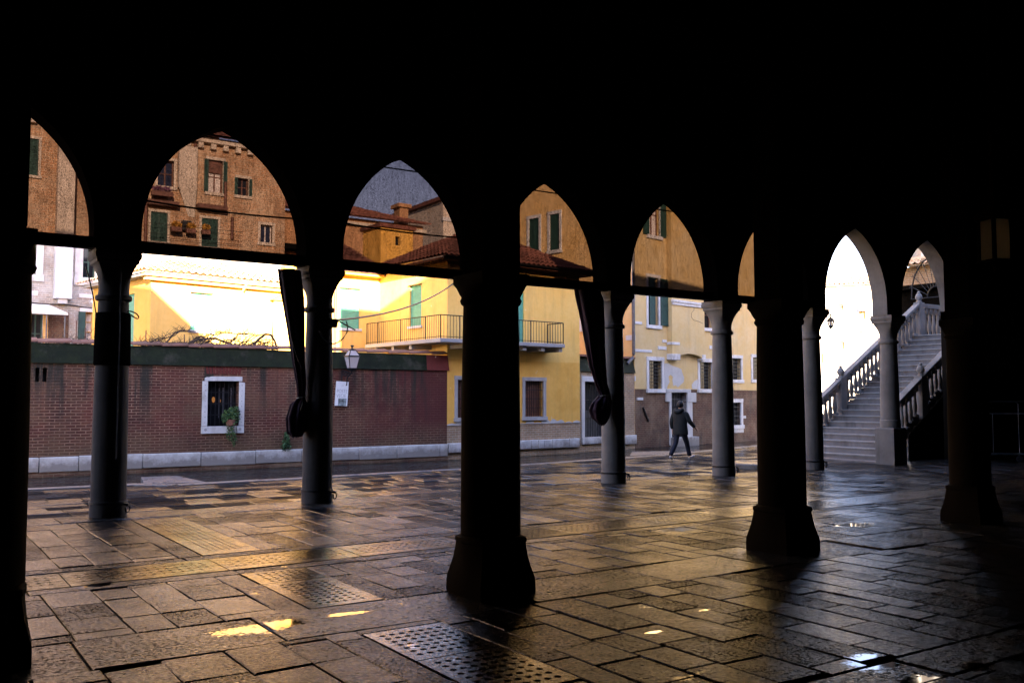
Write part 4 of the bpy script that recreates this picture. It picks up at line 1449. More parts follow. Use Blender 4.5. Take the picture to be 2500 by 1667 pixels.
MB().box(-.12, wd + .12, -.12, 1.72, d0_[3], d0_[3] + .16).build('roof', 'roof_tile', r, F2)
FH = Fac((0, 50), 0)
h0 = FH.V(470, 478, 'B')
h1 = FH.V(1000, 530, 'B')
hr_ = empty('terracotta_house', (h1[0], 50, 0), 0, 'brown plastered house with a long red tiled roof and a chimney behind the turret', 'house')
FH2 = Fac((h1[0], 50), 0)
LH = 14.
m = MB().quad((-LH, 0, 0), (0, 0, 0), (0, 0, h1[1]), (-LH, 0, h1[1]))
shell(m, -LH, 0, 0, h1[1], 7)
m.build('wall', 'terracotta_plaster', hr_, FH2)
MB().box(-LH, .15, -.22, .02, h1[1] - .45, h1[1] - .25).build('cornice', 'pale_plaster', hr_, FH2)
tile_roof(MB(), -LH, .4, -.5, h1[1] + .02, 3.5, h1[1] + 1.9, .3, 9, -LH, -8.).build('roof', 'roof_tile', hr_, FH2, fix=False)
q = FH2.rect(880, 405, 935, 500, 'B')
ch = MB().box(q[0], q[1], .6, 1.4, h1[1], q[3] + .05)
ch.box(q[0] - .15, q[1] + .15, .45, 1.55, q[3] + .05, q[3] + .28)
ch.build('chimney', 'terracotta_plaster', hr_, FH2)
FP2 = Fac((0, 62), 0)
q = FP2.rect(1130, 375, 1300, 640, 'B')
r = empty('pale_house', (q[0], 62, 0), 0, 'tall pale house beyond the red roofs, its corner just showing', 'house')
F3 = Fac((q[0], 62), 0)
m = MB().quad((0, 0, 0), (9, 0, 0), (9, 0, q[3]), (0, 0, q[3]))
shell(m, 0, 9, 0, q[3], 8)
m.build('wall', 'pale_plaster', r, F3)
MB().box(-.3, 9.3, -.3, 8.3, q[3], q[3] + .3).build('roof', 'roof_tile', r, F3)
zz = F3.V(1170, 500, 'B')[1]
MB().box(-.1, 9.1, -.12, .0, zz, zz + .3).build('cornice', 'white_stone', r, F3)

# ------------------------------------------------------------------ gate wall between the two canal houses
bcx, bcy = G(1459, 1030, -.35)
B0 = Vector((bcx, bcy))
gs = Vector(FB.xy(LB, .35))
FG = Fac(gs, math.degrees(math.atan2(B0.y - gs.y - .0, B0.x - gs.x)))
LG = (B0 - gs).length
groot = empty('gate_wall', (gs.x, gs.y, 0), FG.a, 'low brick wall with a mossy tiled top and an iron water gate between two houses', 'wall')
PM[groot.name] = FG.mat()
gd = FG.rect(645, 660, 748, 1045, 'G')
gd = (gd[0], gd[0] + 1.5, FG.V(690, 1045, 'G')[1], FG.V(690, 660, 'G')[1])
zgt = FG.V(960, 600, 'G')[1]
m = wall_holes(MB(), .02, LG - .02, -2, zgt, [gd], .3)
m.build('wall', 'tan_brick', groot, FG)
MB().add([(.02, -.08, zgt), (LG - .02, -.08, zgt), (LG - .02, .12, zgt + .62), (.02, .12, zgt + .62), (.02, .5, zgt), (LG - .02, .5, zgt), (LG - .02, .4, zgt + .62), (.02, .4, zgt + .62)],
         [(0, 1, 2, 3), (4, 7, 6, 5), (3, 2, 6, 7), (0, 4, 5, 1), (1, 5, 6, 2), (0, 3, 7, 4)]).build('coping', 'moss_render', groot, FG)
MB().box(.0, LG, -.05, .5, zgt + .62, zgt + .70).build('top_tile', 'coping_tile', groot, FG)
gt = MB().quad((gd[0], .28, gd[2]), (gd[1], .28, gd[2]), (gd[1], .28, gd[3]), (gd[0], .28, gd[3])).build('water_gate', 'black_void', groot, FG)
frame_mb(gd, .2, .05, True, .1, .28).build('stone_frame', 'white_stone', gt, bevel=.01)
bars_mb((gd[0], gd[1], gd[2], gd[3]), 12, 2, .014, .12).build('bars', 'dark_iron', gt)
m = MB().box(gd[0] + .05, gd[1] - .05, .15, .19, gd[2], gd[2] + (gd[3] - gd[2]) * .48)
m.build('gate_panel', 'grey_iron', gt)
course(groot, FG, gd[1] + .3, LG, ZS0 - .05, ZS1, .1, .5, 1.2)
tag(MB().box(0, 60, 5, 70, -.02, .4).build('bank', 'joint_mud', None, Fac((cs + .1, 28.9), 6)), kind='structure')
tag(MB().box(-40, 0, .6, 70, -.02, .4).build('garden_bank', 'joint_mud', None, Fac((cs, 28.6), 0)), kind='structure')

# ------------------------------------------------------------------ the beige house
FF = Fac(B0, 11)
LF = FF.V(1800, 900)[0]
broot = empty('beige_house', (B0.x, B0.y, 0), R(11), 'tall weathered beige house with white framed windows above old brickwork', 'house')
PM[broot.name] = FF.mat()
ZBR = FF.V(600, 1035, 'X')[1]
ZTB = 15.0
holes = []
def wx(x0, y0, x1, y1, **kw):
    h = FF.rect(x0, y0, x1, y1, 'X')
    h = (h[0], h[1], FF.V((x0 + x1) / 2, y1, 'X')[1], FF.V((x0 + x1) / 2, y0, 'X')[1])
    holes.append(window(broot, FF, h, **kw))
    return h
wx(222, 745, 352, 1028, frame=.16, bars=(6, 7), mull=None, pane='dark_glass')
wx(735, 760, 858, 1030, frame=.16, bars=(6, 7), mull=None, pane='dark_glass')
wx(1030, 720, 1150, 935, frame=.15, bars=(6, 5), mull=None, pane='dark_glass')
wx(1268, 715, 1390, 935, frame=.15, bars=(6, 5), mull=None, pane='dark_glass')
hu = wx(215, -90, 318, 388, frame=.14, mull='brown_timber', pane='dark_glass')
hm = wx(745, 150, 860, 415, frame=.14, mull='brown_timber')
hb = wx(1065, 1165, 1150, 1392, frame=.17, bars=(5, 4), mull=None)
hd = FF.rect(447, 1065, 605, 1560, 'X')
hd = (hd[0], hd[1], -.12, FF.V(520, 1065, 'X')[1])
# upper rows, seen through the nets
hx = FF.rect(1040, 300, 1187, 495, 'C')
hx = (hx[0] + .35, hx[1] - .45, FF.V(1110, 492, 'C')[1], FF.V(1110, 492, 'C')[1] + 2.0)
hu2 = window(broot, FF, hx, .14, mull='brown_timber', pane='pale_board', shut=('L', 'R'))
hx3 = (LF - 1.9, LF - 1.0, hx[2] - .3, hx[3] - .3)
window(broot, FF, hx3, .14, mull='brown_timber', shut=('L', 'R'))
up = [h for h in holes if h[2] > ZBR] + [hx, hx3]
lowh = [h for h in holes if h[2] < ZBR and h[3] <= ZBR + .2]
lowh = [hb, hd]
m = wall_holes(MB(), 0, LF, ZBR, ZTB, up, .26)
m.quad((LF, 0, -2), (LF, 6, -2), (LF, 6, ZTB), (LF, 0, ZTB))
m.quad((0, 0, ZTB), (LF, 0, ZTB), (LF, 9, ZTB), (0, 9, ZTB))
m.quad((0, 9, 0), (0, 9, ZTB), (LF, 9, ZTB), (LF, 9, 0))
m.build('upper_wall', 'beige_plaster', broot, FF)
wall_holes(MB(), 0, LF, -2, ZBR, lowh, .3, .02).build('brick_foot', 'brown_brick', broot, FF)
# open dark shutters of the upper window, folded beside it
wv = (hu[1] - hu[0])
for s0, s1 in ((hu[0] + .03, hu[0] + wv * .56), (hu[1] + .10, hu[1] + .10 + wv * .82)):
    louvre_mb(s0, s1, hu[2] + .02, hu[3], -.055, .04).build('shutter', 'dark_shutter', broot, FF)
# door with stone surround and step
dd = MB().quad((hd[0], .29, hd[2]), (hd[1], .29, hd[2]), (hd[1], .29, hd[3]), (hd[0], .29, hd[3])).build('door', 'black_void', broot, FF)
bars_mb((hd[0], hd[1], hd[2] + 1.6, hd[3]), 8, 1, .012, .2).build('bars', 'grey_iron', dd)
m = MB().box(hd[0] - .14, hd[0], -.05, .25, -.3, hd[3])
m.box(hd[1], hd[1] + .42, -.05, .25, -.3, hd[3] - .45)
m.box(hd[1] - .0, hd[1] + .72, -.07, .25, hd[3] - .45, hd[3])
m.box(hd[0] - .42, hd[1] + .3, -.06, .1, hd[3], hd[3] + .16)
m.box(hd[0] - .42, hd[0] - .14, -.05, .1, hd[3] - .42, hd[3])
m.build('door_surround', 'grey_plaster', dd, bevel=.015)
MB().box(hd[0] - .1, hd[1] + .5, -.35, .0, -.5, .06).build('door_step', 'white_stone', dd, bevel=.02)
# projecting bay with an arched lower edge
q0, q1 = FF.V(408, 500, 'X')[0], FF.V(735, 500, 'X')[0]
zsp = FF.V(570, 738, 'X')[1]
zap = FF.V(570, 676, 'X')[1]
zco = FF.V(570, 175, 'X')[1]
PB = .28
n = 14
bay = MB()
pts = [(q0, ZTB), (q0, zsp), (q0 + .42, zsp)]
a, b_ = q0 + .42, q1 - .18
pts += [(a + (b_ - a) * k / n, zsp + .1 + (zap - zsp - .1) * math.sin(math.pi * k / n) ** .7) for k in range(n + 1)]
pts += [(q1 - .18, zsp), (q1, zsp), (q1, ZTB)]
for (ax, az), (bx, bz) in zip(pts[1:-1], pts[2:]):
    if bx - ax > 1e-5:
        bay.quad((ax, -PB, az), (bx, -PB, bz), (bx, -PB, ZTB), (ax, -PB, ZTB))
    bay.quad((ax, -PB, az), (ax, 0, az), (bx, 0, bz), (bx, -PB, bz))
bay.quad((q0, -PB, zsp), (q0, -PB, ZTB), (q0, 0, ZTB), (q0, 0, zsp))
bay.quad((q1, -PB, zsp), (q1, 0, zsp), (q1, 0, ZTB), (q1, -PB, ZTB))
bay.build('projecting_bay', 'beige_plaster', broot, FF)
m = MB().box(q0 - .06, q1 + .06, -PB - .10, -PB - .002, zco, zco + .10)
m.box(q0 - .03, q1 + .03, -PB - .06, -PB - .002, zco - .13, zco)
m.build('cornice', 'white_stone', broot, FF)
for x0, y0, x1, y1 in ((403, 678, 487, 738), (710, 686, 745, 742)):
    h = FF.rect(x0, y0, x1, y1, 'X')
    MB().box(h[0], h[1], -PB - .02, .0, h[2], h[3]).build('stone_block', 'white_stone', broot, FF, bevel=.012)
for x0, y0, x1, y1 in ((78, 350, 150, 378), (80, 632, 250, 660), (313, 600, 398, 635), (358, 534, 400, 562), (703, 558, 735, 598), (736, 622, 775, 660), (830, 592, 858, 628), (105, 1115, 162, 1143), (1150, 1300, 1198, 1326), (1060, 1410, 1175, 1470)):
    h = FF.rect(x0, y0, x1, y1, 'X')
    MB().box(h[0], h[1], -.03, .06, h[2], h[3]).build('stone_block', 'white_stone', broot, FF, bevel=.012)
h = FF.rect(404, 560, 482, 588, 'X')
MB().box(h[0], h[1], -PB - .02, .0, h[2], h[3]).build('stone_block', 'white_stone', broot, FF, bevel=.012)
def blob(fac, ptsz, k, y0, y1):
    return MB().poly([fac.V(x, y, k) for x, y in ptsz], y0, y1)
blob(FF, [(380, 770), (425, 775), (470, 800), (520, 815), (550, 830), (560, 870), (578, 915), (572, 960), (545, 985), (515, 1012), (490, 990), (470, 1000), (460, 940), (465, 905), (440, 885), (420, 905), (432, 960), (410, 1000), (405, 1030), (378, 1030)], 'X', -.006, .01).build('bare_patch', 'grey_plaster', broot, FF)
blob(FF, [(660, 1030), (655, 985), (680, 950), (715, 935), (718, 1030)], 'X', -.006, .01).build('bare_patch', 'grey_plaster', broot, FF)
MB().tube([FF.V(160, 1215, 'X')[:1] + (-.03,) + FF.V(160, 1215, 'X')[1:], FF.V(215, 1350, 'X')[:1] + (-.03,) + FF.V(215, 1350, 'X')[1:]], .05, 6).build('iron_strap', 'dark_iron', broot, FF)
px, pz = FF.V(66, 690, 'X', .12)
pipe(FF, broot, [(px + .05, -.12, 12), (px + .03, -.12, pz + .05), (px - .05, -.12, pz - .12), (px - .42, -.12, pz - .38)], .075)
c_ = [FF.V(x, y, 'X') for x, y in ((628, 195), (625, 240), (600, 270), (598, 310), (625, 340), (670, 352), (720, 375))]
MB().tube([(a, -PB - .01, b_) for a, b_ in c_], .008, 4).build('loose_wire', 'cord_black', broot, FF)
# its side facing left
farp = B0 + Vector((math.cos(R(101)), math.sin(R(101)))) * 9.0
FSB = Fac(farp, -79)
hs = []
for x0, y0, x1, y1 in ((258, 375, 325, 610), (400, 345, 465, 590)):
    h = FSB.rect(x0, y0, x1, y1, 'C')
    h = (h[0], h[1], FSB.V((x0 + x1) / 2, y1, 'C')[1], FSB.V((x0 + x1) / 2, y0, 'C')[1])
    hs.append(window(broot, FSB, h, .15, 'white_stone', 'dark_glass', 'brown_timber', shut=('C', 'D')))
h = FSB.rect(598, 700, 640, 1125, 'C')
h = (h[0] + .2, h[0] + 1.0, FSB.V(610, 1125, 'C')[1], FSB.V(610, 1125, 'C')[1] + 1.6)
hs.append(window(broot, FSB, h, .14, mull='brown_timber'))
wall_holes(MB(), 0, 9, 0, ZTB, hs, .25).build('side_wall', 'peach_plaster', broot, FSB)
m = MB()
for z in (2.6, 4.4, 6.1):
    m.box(8.55, 9.03, -.03, .05, z, z + .22)
m.build('quoin', 'white_stone', broot, FSB)

# ------------------------------------------------------------------ brick palazzo behind the garden
FPZ = Fac((0, 41), 0)
e_r = FPZ.V(1690, 1100, 'P')[0]
proot = empty('brick_palazzo', (0, 41, 0), 0, 'large brick palazzo with many windows and white chimney flues behind the villa', 'building')
PM[proot.name] = FPZ.mat()
hs = []
def wp(k, x0, y0, x1, y1, **kw):
    h = FPZ.rect(x0, y0, x1, y1, k)
    h = (h[0], h[1], FPZ.V((x0 + x1) / 2, y1, k)[1], FPZ.V((x0 + x1) / 2, y0, k)[1])
    hs.append(window(proot, FPZ, h, **kw))
    return h
kw = dict(frame=.12, fmat='pale_plaster')
w1 = wp('P', 215, 390, 400, 690, pane='blue_glass', mull='brown_timber', **kw)
w2 = wp('P', 800, 390, 965, 765, pane='pale_board', mull='brown_timber', **kw)
w3 = wp('P', 1140, 600, 1265, 800, pane='dark_glass', mull='brown_timber', **kw)
wp('P', 1405, 1140, 1540, 1345, pane='blue_glass', mull='pale_board', mh=0, **kw)
s1_ = wp('P', 130, 990, 325, 1330, mull=None, shut=('C', 'D'), frame=.1, fmat='pale_plaster')
s2_ = wp('P', 722, 1065, 910, 1390, mull=None, shut=('C', 'D'), frame=.1, fmat='pale_plaster')
wl = wp('L', 20, 20, 165, 460, pane='dark_glass', mull='dark_shutter', frame=.26)
wr = wp('L', 828, 60, 1000, 515, pane='dark_glass', mull='dark_shutter', frame=.30)
dl = wp('L', 60, 1000, 250, 1600, pane='black_void', mull='dark_shutter')
wo = wp('L', 862, 1000, 1060, 1420, pane='pale_board', mull='ochre_timber', mh=2, frame=.0001, sill=False)
la = wp('A', 60, 225, 245, 460, mull=None, shut=('C', 'D'), frame=.1, fmat='pale_plaster')
for h in (w2, w3):
    wd_ = (h[1] - h[0]) * .28
    for q0_, q1_ in ((h[0] - wd_ - .02, h[0] - .02), (h[1] + .02, h[1] + wd_ + .02)):
        louvre_mb(q0_, q1_, h[2], h[3], -.06).build('shutter', 'dark_shutter', proot, FPZ)
MB().box(w2[0] + .06, w2[1] - .06, .10, .14, w2[2] + (w2[3] - w2[2]) * .62, w2[3]).build('window_blind', 'brown_timber', proot, FPZ)
ZPT = FPZ.V(900, 215, 'P')[1]
ZPM = 8.2
XP0 = -16.
up = [h for h in hs if h[2] > ZPM]
lo_ = [h for h in hs if h[3] < ZPM]
midh = [h for h in hs if h not in up and h not in lo_]
up += [(h[0], h[1], max(h[2], ZPM), h[3]) for h in midh]
lo_ += [(h[0], h[1], h[2], min(h[3], ZPM)) for h in midh]
m = wall_holes(MB(), XP0, e_r, ZPM, ZPT, up)
shell(m, XP0, e_r, 0, ZPT, 12)
m.build('upper_wall', 'palazzo_brick', proot, FPZ)
xs_ = FPZ.V(300, 700)[0]
wall_holes(MB(), XP0, e_r, 0, ZPM, lo_).build('lower_wall', 'pale_brick', proot, FPZ)
m = MB().box(XP0, e_r + .2, -.28, .0, ZPT, ZPT + .22)
x = XP0
while x < e_r:
    m.box(x, x + .22, -.22, -.002, ZPT - .25, ZPT)
    x += .55
m.build('cornice', 'pale_plaster', proot, FPZ)
tile_roof(MB(), XP0, e_r + .3, -.5, ZPT + .24, 6, ZPT + 2.6, .3, 12).build('roof', 'roof_tile', proot, FPZ, fix=False)
q = FPZ.rect(560, 75, 1130, 200, 'P')
MB().box(q[0] + 1.0, q[1] - .6, .6, 3.0, ZPT, q[3] + .2).build('attic', 'palazzo_brick', proot, FPZ)
# flues
q = FPZ.rect(372, 80, 655, 800, 'L')
zf = FPZ.V(510, 800, 'L', .5)[1]
MB().box(q[0] + .1, q[1], -.5, -.002, zf, ZPM - .0).build('chimney_flue', 'white_plaster', proot, FPZ)
MB().box(q[0] + .1, q[1], -.45, -.003, ZPM + .002, ZPT - .3).build('chimney_flue', 'pale_plaster', proot, FPZ)
MB().box(q[0] + .25, q[1] - .15, -.4, -.002, zf - .2, zf).build('flue_foot', 'grey_plaster', proot, FPZ)
q = FPZ.rect(440, 170, 650, 1040, 'P')
zq = FPZ.V(560, 1040, 'P')[1]
MB().add([(q[0], -.3, zq + 1.2), (q[1], -.3, zq + 1.2), (q[1], -.3, ZPT - .3), (q[0], -.3, ZPT - .3), (q[0], 0, zq + 1.2), (q[1], 0, zq + 1.2), (q[1], 0, ZPT - .3), (q[0], 0, ZPT - .3),
          (q[0] + .5, -.02, zq), (q[1], -.02, zq)], [(0, 1, 2, 3), (0, 3, 7, 4), (1, 5, 6, 2), (3, 2, 6, 7), (8, 9, 1, 0)]).build('chimney_flue', 'pale_plaster', proot, FPZ)
for zx, y0, y1 in ((650, 190, 860), (1003, 640, 950), (85, 690, 1330), (1080, 1050, 1300)):
    p0, p1 = FPZ.V(zx, y0, 'P', .08), FPZ.V(zx, y1, 'P', .08)
    pipe(FPZ, proot, [(p0[0], -.08, p0[1]), (p0[0], -.08, p1[1])], .07, 'brown_timber')
p0, p1 = FPZ.V(475, 420, 'A', .08), FPZ.V(475, 840, 'A', .08)
pipe(FPZ, proot, [(p0[0], -.08, p0[1]), (p0[0], -.08, p1[1])], .09, 'brown_timber')
# balcony ledges and flower boxes
q = FPZ.rect(650, 860, 990, 970, 'P')
MB().box(q[0], q[1], -.5, -.002, q[2], q[2] + .18).build('balcony_ledge', 'brown_timber', proot, FPZ)
q2 = FPZ.rect(80, 860, 440, 925, 'P')
MB().box(q2[0], q2[1], -.4, -.002, q2[2], q2[2] + .2).build('balcony_ledge', 'brown_timber', proot, FPZ)
fb = []
for x0, y0, x1, y1, mt, lab in ((140, 700, 390, 790, 'purple_flower', 'window box of purple flowers under the upper left palazzo window'), (365, 1150, 490, 1200, 'flower', 'window box of ochre flowers, left of three on the palazzo balcony wires'),
                                (545, 1170, 650, 1220, 'flower', 'window box of ochre flowers, middle of three on the palazzo balcony wires'), (725, 1190, 820, 1235, 'flower', 'window box of ochre flowers in front of the right green shutters')):
    q = FPZ.rect(x0, y0, x1, y1, 'P', .4)
    r = empty('flower_box', (q[0], 40.6, q[2]), 0, lab, 'flower box', 'flower boxes on the palazzo')
    L = q[1] - q[0]
    MB().box(0, L, -.1, .12, -.05, .15).build('box', 'brown_timber', r)
    MB().box(.1, L - .1, .12, .398, .0, .05).build('bracket', 'dark_iron', r)
    m = MB()
    leaves(m, L / 2, 0, .25, L / 2, .16, .15, 160, .07)
    m.build('flowers', mt, r, fix=False)
m = MB()
for y in (1110, 1225, 1290):
    a, b_ = FPZ.V(100, y, 'P', .35), FPZ.V(1200, y + 45, 'P', .35)
    m.tube([(a[0], -.35, a[1]), (b_[0], -.35, a[1])], .012, 5)
m.build('clothes_line', 'cord_black', proot, FPZ)
q = FPZ.rect(505, 1087, 605, 1195, 'P', .3)
MB().box(q[0], q[1], -.3, -.002, q[2], q[3]).build('vent_box', 'dark_iron', proot, FPZ)
# awning, its posts, the shutter, maroon sunshade
q = FPZ.rect(60, 890, 610, 1000, 'L', 1.0)
r = empty('awning', (q[0], 40, 0), 0, 'cream fabric awning over the dark doorway at the far left', 'awning')
FA = Fac((q[0], 41), 0)
L = q[1] - q[0]
za, zb = FA.V(300, 890, 'L', .1)[1], FA.V(300, 1000, 'L', 1.2)[1]
MB().add([(0, -.05, za), (L - .55, -.05, za), (L, -1.2, zb), (0, -1.2, zb), (0, -1.2, zb - .07), (L, -1.2, zb - .07), (0, -.05, za - .03), (L - .55, -.05, za - .03)],
         [(0, 1, 2, 3), (3, 2, 5, 4), (6, 4, 5, 7), (1, 7, 5, 2), (0, 3, 4, 6)]).build('cloth', 'cream_cloth', r)
r.location = (q[0], 41, 0)
m = MB()
for xx in (L - .1, L * .45):
    m.tube([(xx, -1.15, zb - .05), (xx, -1.15, .38)], .03, 6)
m.tube([(0, -1.15, zb - .09), (L, -1.15, zb - .09)], .025, 6)
m.build('frame', 'grey_iron', r)
q = FPZ.rect(755, 990, 858, 1410, 'L')
louvre_mb(q[0], q[1], q[2], q[3], -.06).build('shutter', 'dark_shutter', proot, FPZ)
q = FPZ.rect(780, 945, 1060, 998, 'L')
MB().box(q[0], q[1], -.05, .03, q[2], q[3]).build('lintel', 'white_stone', proot, FPZ)
q = FPZ.rect(770, 742, 1040, 800, 'L')
MB().box(q[0], q[1] + 1, -.04, .02, q[2], q[3]).build('lintel', 'white_stone', proot, FPZ)
q = FPZ.rect(78, 695, 188, 765, 'L')
MB().box(q[0], q[1], -.03, .02, q[2], q[3]).build('stone_block', 'white_stone', proot, FPZ)
q = FPZ.rect(330, 1000, 620, 1600, 'L')
MB().box(q[0], q[1], -.02, .02, .3, q[3]).build('bare_patch', 'brown_brick', proot, FPZ)
q = FPZ.rect(255, 1000, 325, 1600, 'L')
MB().box(q[0], q[1], -.04, .02, .3, q[3]).build('door_post', 'ochre_timber', proot, FPZ)
MB().box(q[0] + 1.9, q[0] + 1.98, -.06, .02, .3, q[3] + .6).build('downpipe', 'brown_timber', proot, FPZ)
c_ = [FPZ.V(x, y, 'L', .05) for x, y in ((60, 855), (200, 875), (350, 885), (540, 890), (700, 905), (840, 930), (950, 940))]
MB().tube([(a, -.05, b_) for a, b_ in c_], .02, 5).build('wall_cable', 'cord_black', proot, FPZ)
p3 = [FPZ.V(x, y, 'L', .9) for x, y in ((955, 835), (1060, 745), (1160, 830), (1160, 990), (1030, 935))]
r = empty('sunshade', (p3[0][0], 40.1, p3[0][1]), 0, 'folded maroon sunshade peeking out left of the second column', 'sunshade')
MB().poly([(a - p3[0][0], b_ - p3[0][1]) for a, b_ in p3], -.08, .08).build('cloth', 'maroon_cloth', r)
MB().tube([(.9, 0, 0), (.9, 0, -p3[0][1] + .3)], .03, 6).build('pole', 'dark_iron', r)
MB().tube([(-.02, 0, 0), (p3[4][0] - p3[0][0], 0, p3[4][1] - p3[0][1])], .02, 5).build('edge_rod', 'white_board', r)
# red house to its right
q = FPZ.V(1690, 1000, 'P')
r = empty('red_house', (e_r + .05, 42.5, 0), 0, 'narrow strip of reddish house right of the brick palazzo', 'house')
F4 = Fac((e_r + .05, 42.5), 0)
zt_ = FPZ.V(1750, 930, 'P')[1]
m = MB().quad((0, 0, 0), (3.2, 0, 0), (3.2, 0, zt_), (0, 0, zt_))
shell(m, 0, 3.2, 0, zt_, 6)
m.build('wall', 'terracotta_plaster', r, F4)
q = F4.rect(1700, 1380, 1805, 1480, 'P')
MB().box(0, 3.2, -.7, -.002, q[3] - .25, q[3]).build('canopy', 'dark_timber', r, F4)

# overhead wires in front of the yellow house
a = tpt(770, 735, 15.45)
e = Vector((*FB.xy(.4, -.05), FB.V(1028, 642)[1]))
cable('overhead_wire', [sag(a, e, .28, 24)], .02, 'cord_black', 'thin black wire sagging from the floodlight to the yellow house')
a1, a2 = tpt(800, 738, 15.2), tpt(738, 762, 15.4)
cable('cable_loop', [[tpt(x, y, 15.3) for x, y in ((795, 737), (799, 750), (797, 763), (789, 776), (777, 786), (766, 790), (752, 785), (740, 775), (732, 760))]], .012, 'cord_black', 'black cable loop dangling right of the curtained column')
cable('hanging_string', [[tpt(x, y, 15.3) for x, y in ((664, 742), (668, 770), (676, 800), (686, 830), (694, 846))]], .007, 'cord_black', 'thin string hanging beside the left purple curtain', 'string')
cable('hanging_string', [[tpt(x, y, 15.15) for x, y in ((197, 612), (205, 640), (214, 680), (222, 730))]], .01, 'cord_black', 'dark string slanting down left of the second column', 'string')

# ------------------------------------------------------------------ stone staircase on the right
SX, YN, YF = 23.75, 16.35, 19.2
RI, TR, NS = .185, .305, 22
sroot = empty('stone_staircase', (SX, YN, 0), 0, 'pale stone staircase with balustrades climbing to the right behind the last arches', 'staircase')
W_ = YF - YN
m, tm_ = MB(), MB()
m.box(-.55, 0, -.55, W_ + .7, -.05, .045)
for k in range(NS):
    x0 = k * TR
    ex = .45 if k < 1 else (.12 if k < 4 else .0)
    xe = x0 + TR + .05 if k < NS - 1 else NS * TR + 2.2
    m.box(x0 + .035, xe, -ex, W_ + .02 + ex, k * RI - .1, (k + 1) * RI - .048)
    tm_.box(x0, xe, -ex - .012, W_ + .032 + ex, (k + 1) * RI - .046, (k + 1) * RI)
m.build('risers', 'riser_stone', sroot)
tm_.build('treads', 'stair_stone', sroot, bevel=.01)
m = MB()
m.poly([(1.4, -.02), (NS * TR + 2.2, -.02), (NS * TR + 2.2, NS * RI - .02), (NS * TR, NS * RI - .02), (1.4, 1.4 / TR * RI - .1)], -.16, -.125)
m.build('side_wall', 'shade_dark_brickwork', sroot)  # stair side stands in shade; that darkness is in the colour
sl = RI / TR
def rail_z(x): return x * sl + 1.02
for y in (-.02, W_ - .02):
    a, b_ = (.75 if y > 1 else 1.0), NS * TR
    m = MB()
    m.add([(a, y - .12, rail_z(a)), (b_, y - .12, rail_z(b_)), (b_, y + .12, rail_z(b_)), (a, y + .12, rail_z(a)),
           (a, y - .12, rail_z(a) + .13), (b_, y - .12, rail_z(b_) + .13), (b_, y + .12, rail_z(b_) + .13), (a, y + .12, rail_z(a) + .13)],
          [(3, 2, 1, 0), (4, 5, 6, 7), (0, 1, 5, 4), (1, 2, 6, 5), (2, 3, 7, 6), (3, 0, 4, 7)])
    m.build('handrail', 'stair_stone', sroot, bevel=.02)
bmesh_ = None
def baluster(x, y, z0, z1, first=[None]):
    if first[0] is None:
        m = MB().lathe([(.085, 0, 1), (.085, .06, 1), (.05, .08), (.075, .26), (.07, .38), (.045, .62), (.052, .70), (.052, .72), (.048, .78), (.085, .84, 1), (.085, 1., 1)], n=16)
        o = m.build('baluster', 'stair_stone', sroot, smooth=True)
        first[0] = o
    else:
        o = first[0].copy()
        COL.objects.link(o)
        o.parent = sroot
    o.location = (x, y, z0)
    o.scale = (1, 1, z1 - z0)
for y in (-.02, W_ - .02):
    for k in range(3, NS * 4 // 3):
        for f in (.5,):
            x = (k + f) * TR * .75
            if x < (.85 if y > 1 else 1.1): continue
            if abs(x - (2.3 if y > 1 else 2.3)) < .16: continue
            baluster(x, y, (int(x / TR) + 1) * RI - .002, rail_z(x) + .01)
def newel(x, y, z0, z1):
    o = MB().box(x - .15, x + .15, y - .13, y + .13, z0, z1).build('newel', 'stair_stone', sroot, bevel=.015)
    m = MB().lathe([(.10, z1), (.11, z1 + .03), (.07, z1 + .06), (.075, z1 + .08), (.12, z1 + .15), (.125, z1 + .21), (.09, z1 + .29), (.05, z1 + .33), (.06, z1 + .36), (.02, z1 + .41)], (x, y), 16)
    m.build('finial', 'stair_stone', o, smooth=True)
for y in (-.02, W_ - .02):
    newel(2.3, y, 2.0 * sl, rail_z(2.3) + .10)
    newel(NS * TR + .15, y, NS * RI - .1, rail_z(NS * TR) + .18)
# landing parapet
xl = NS * TR + 2.0
zl = NS * RI
for y0, y1 in ((.2, W_ - .2),):
    m = MB().box(xl - .11, xl + .11, -.1, W_ + .1, zl + 1.0, zl + 1.16)
    m.build('landing_rail', 'stair_stone', sroot, bevel=.015)
    y = y0
    while y < y1:
        baluster(xl, y, zl, zl + 1.005)
        y += .27
for y in (W_ - .02,):
    m = MB().box(NS * TR + .3, xl, y - .11, y + .11, zl + 1.0, zl + 1.16)
    m.build('landing_rail', 'stair_stone', sroot, bevel=.015)
    x = NS * TR + .5
    while x < xl - .1:
        baluster(x, y, zl, zl + 1.005)
        x += .27

# iron fan grille over the landing
gy = YN + .35
fg = empty('fan_grille', (31.9, 19.3, 5.56), 0, 'black iron fan grille with spikes above the staircase landing', 'grille')
m = MB()
arc = []
for k in range(13):
    t = math.pi * k / 12
    arc.append(Vector((0, .98 * math.cos(t), 1.55 * math.sin(t) ** .9)))
m.tube(arc, .03, 6)
m.tube([Vector((0, .34 * math.cos(math.pi * k / 12), .4 * math.sin(math.pi * k / 12))) for k in range(13)], .025, 6)
m.tube([(0, -1.0, 0), (0, 1.0, 0)], .025, 6)
for k in range(1, 12):
    e = arc[k]
    s = Vector((0, .34 * math.cos(math.pi * k / 12), .4 * math.sin(math.pi * k / 12)))
    d = (e - s).normalized()
    m.tube([s, e + d * .12], .012, 5)
    n_ = Vector((0, -d.z, d.y))
    for sg in (-1, 1):
        m.tube([e, e + d * .1 + n_ * .09 * sg], .01, 4)
m.build('ironwork', 'dark_iron', fg)
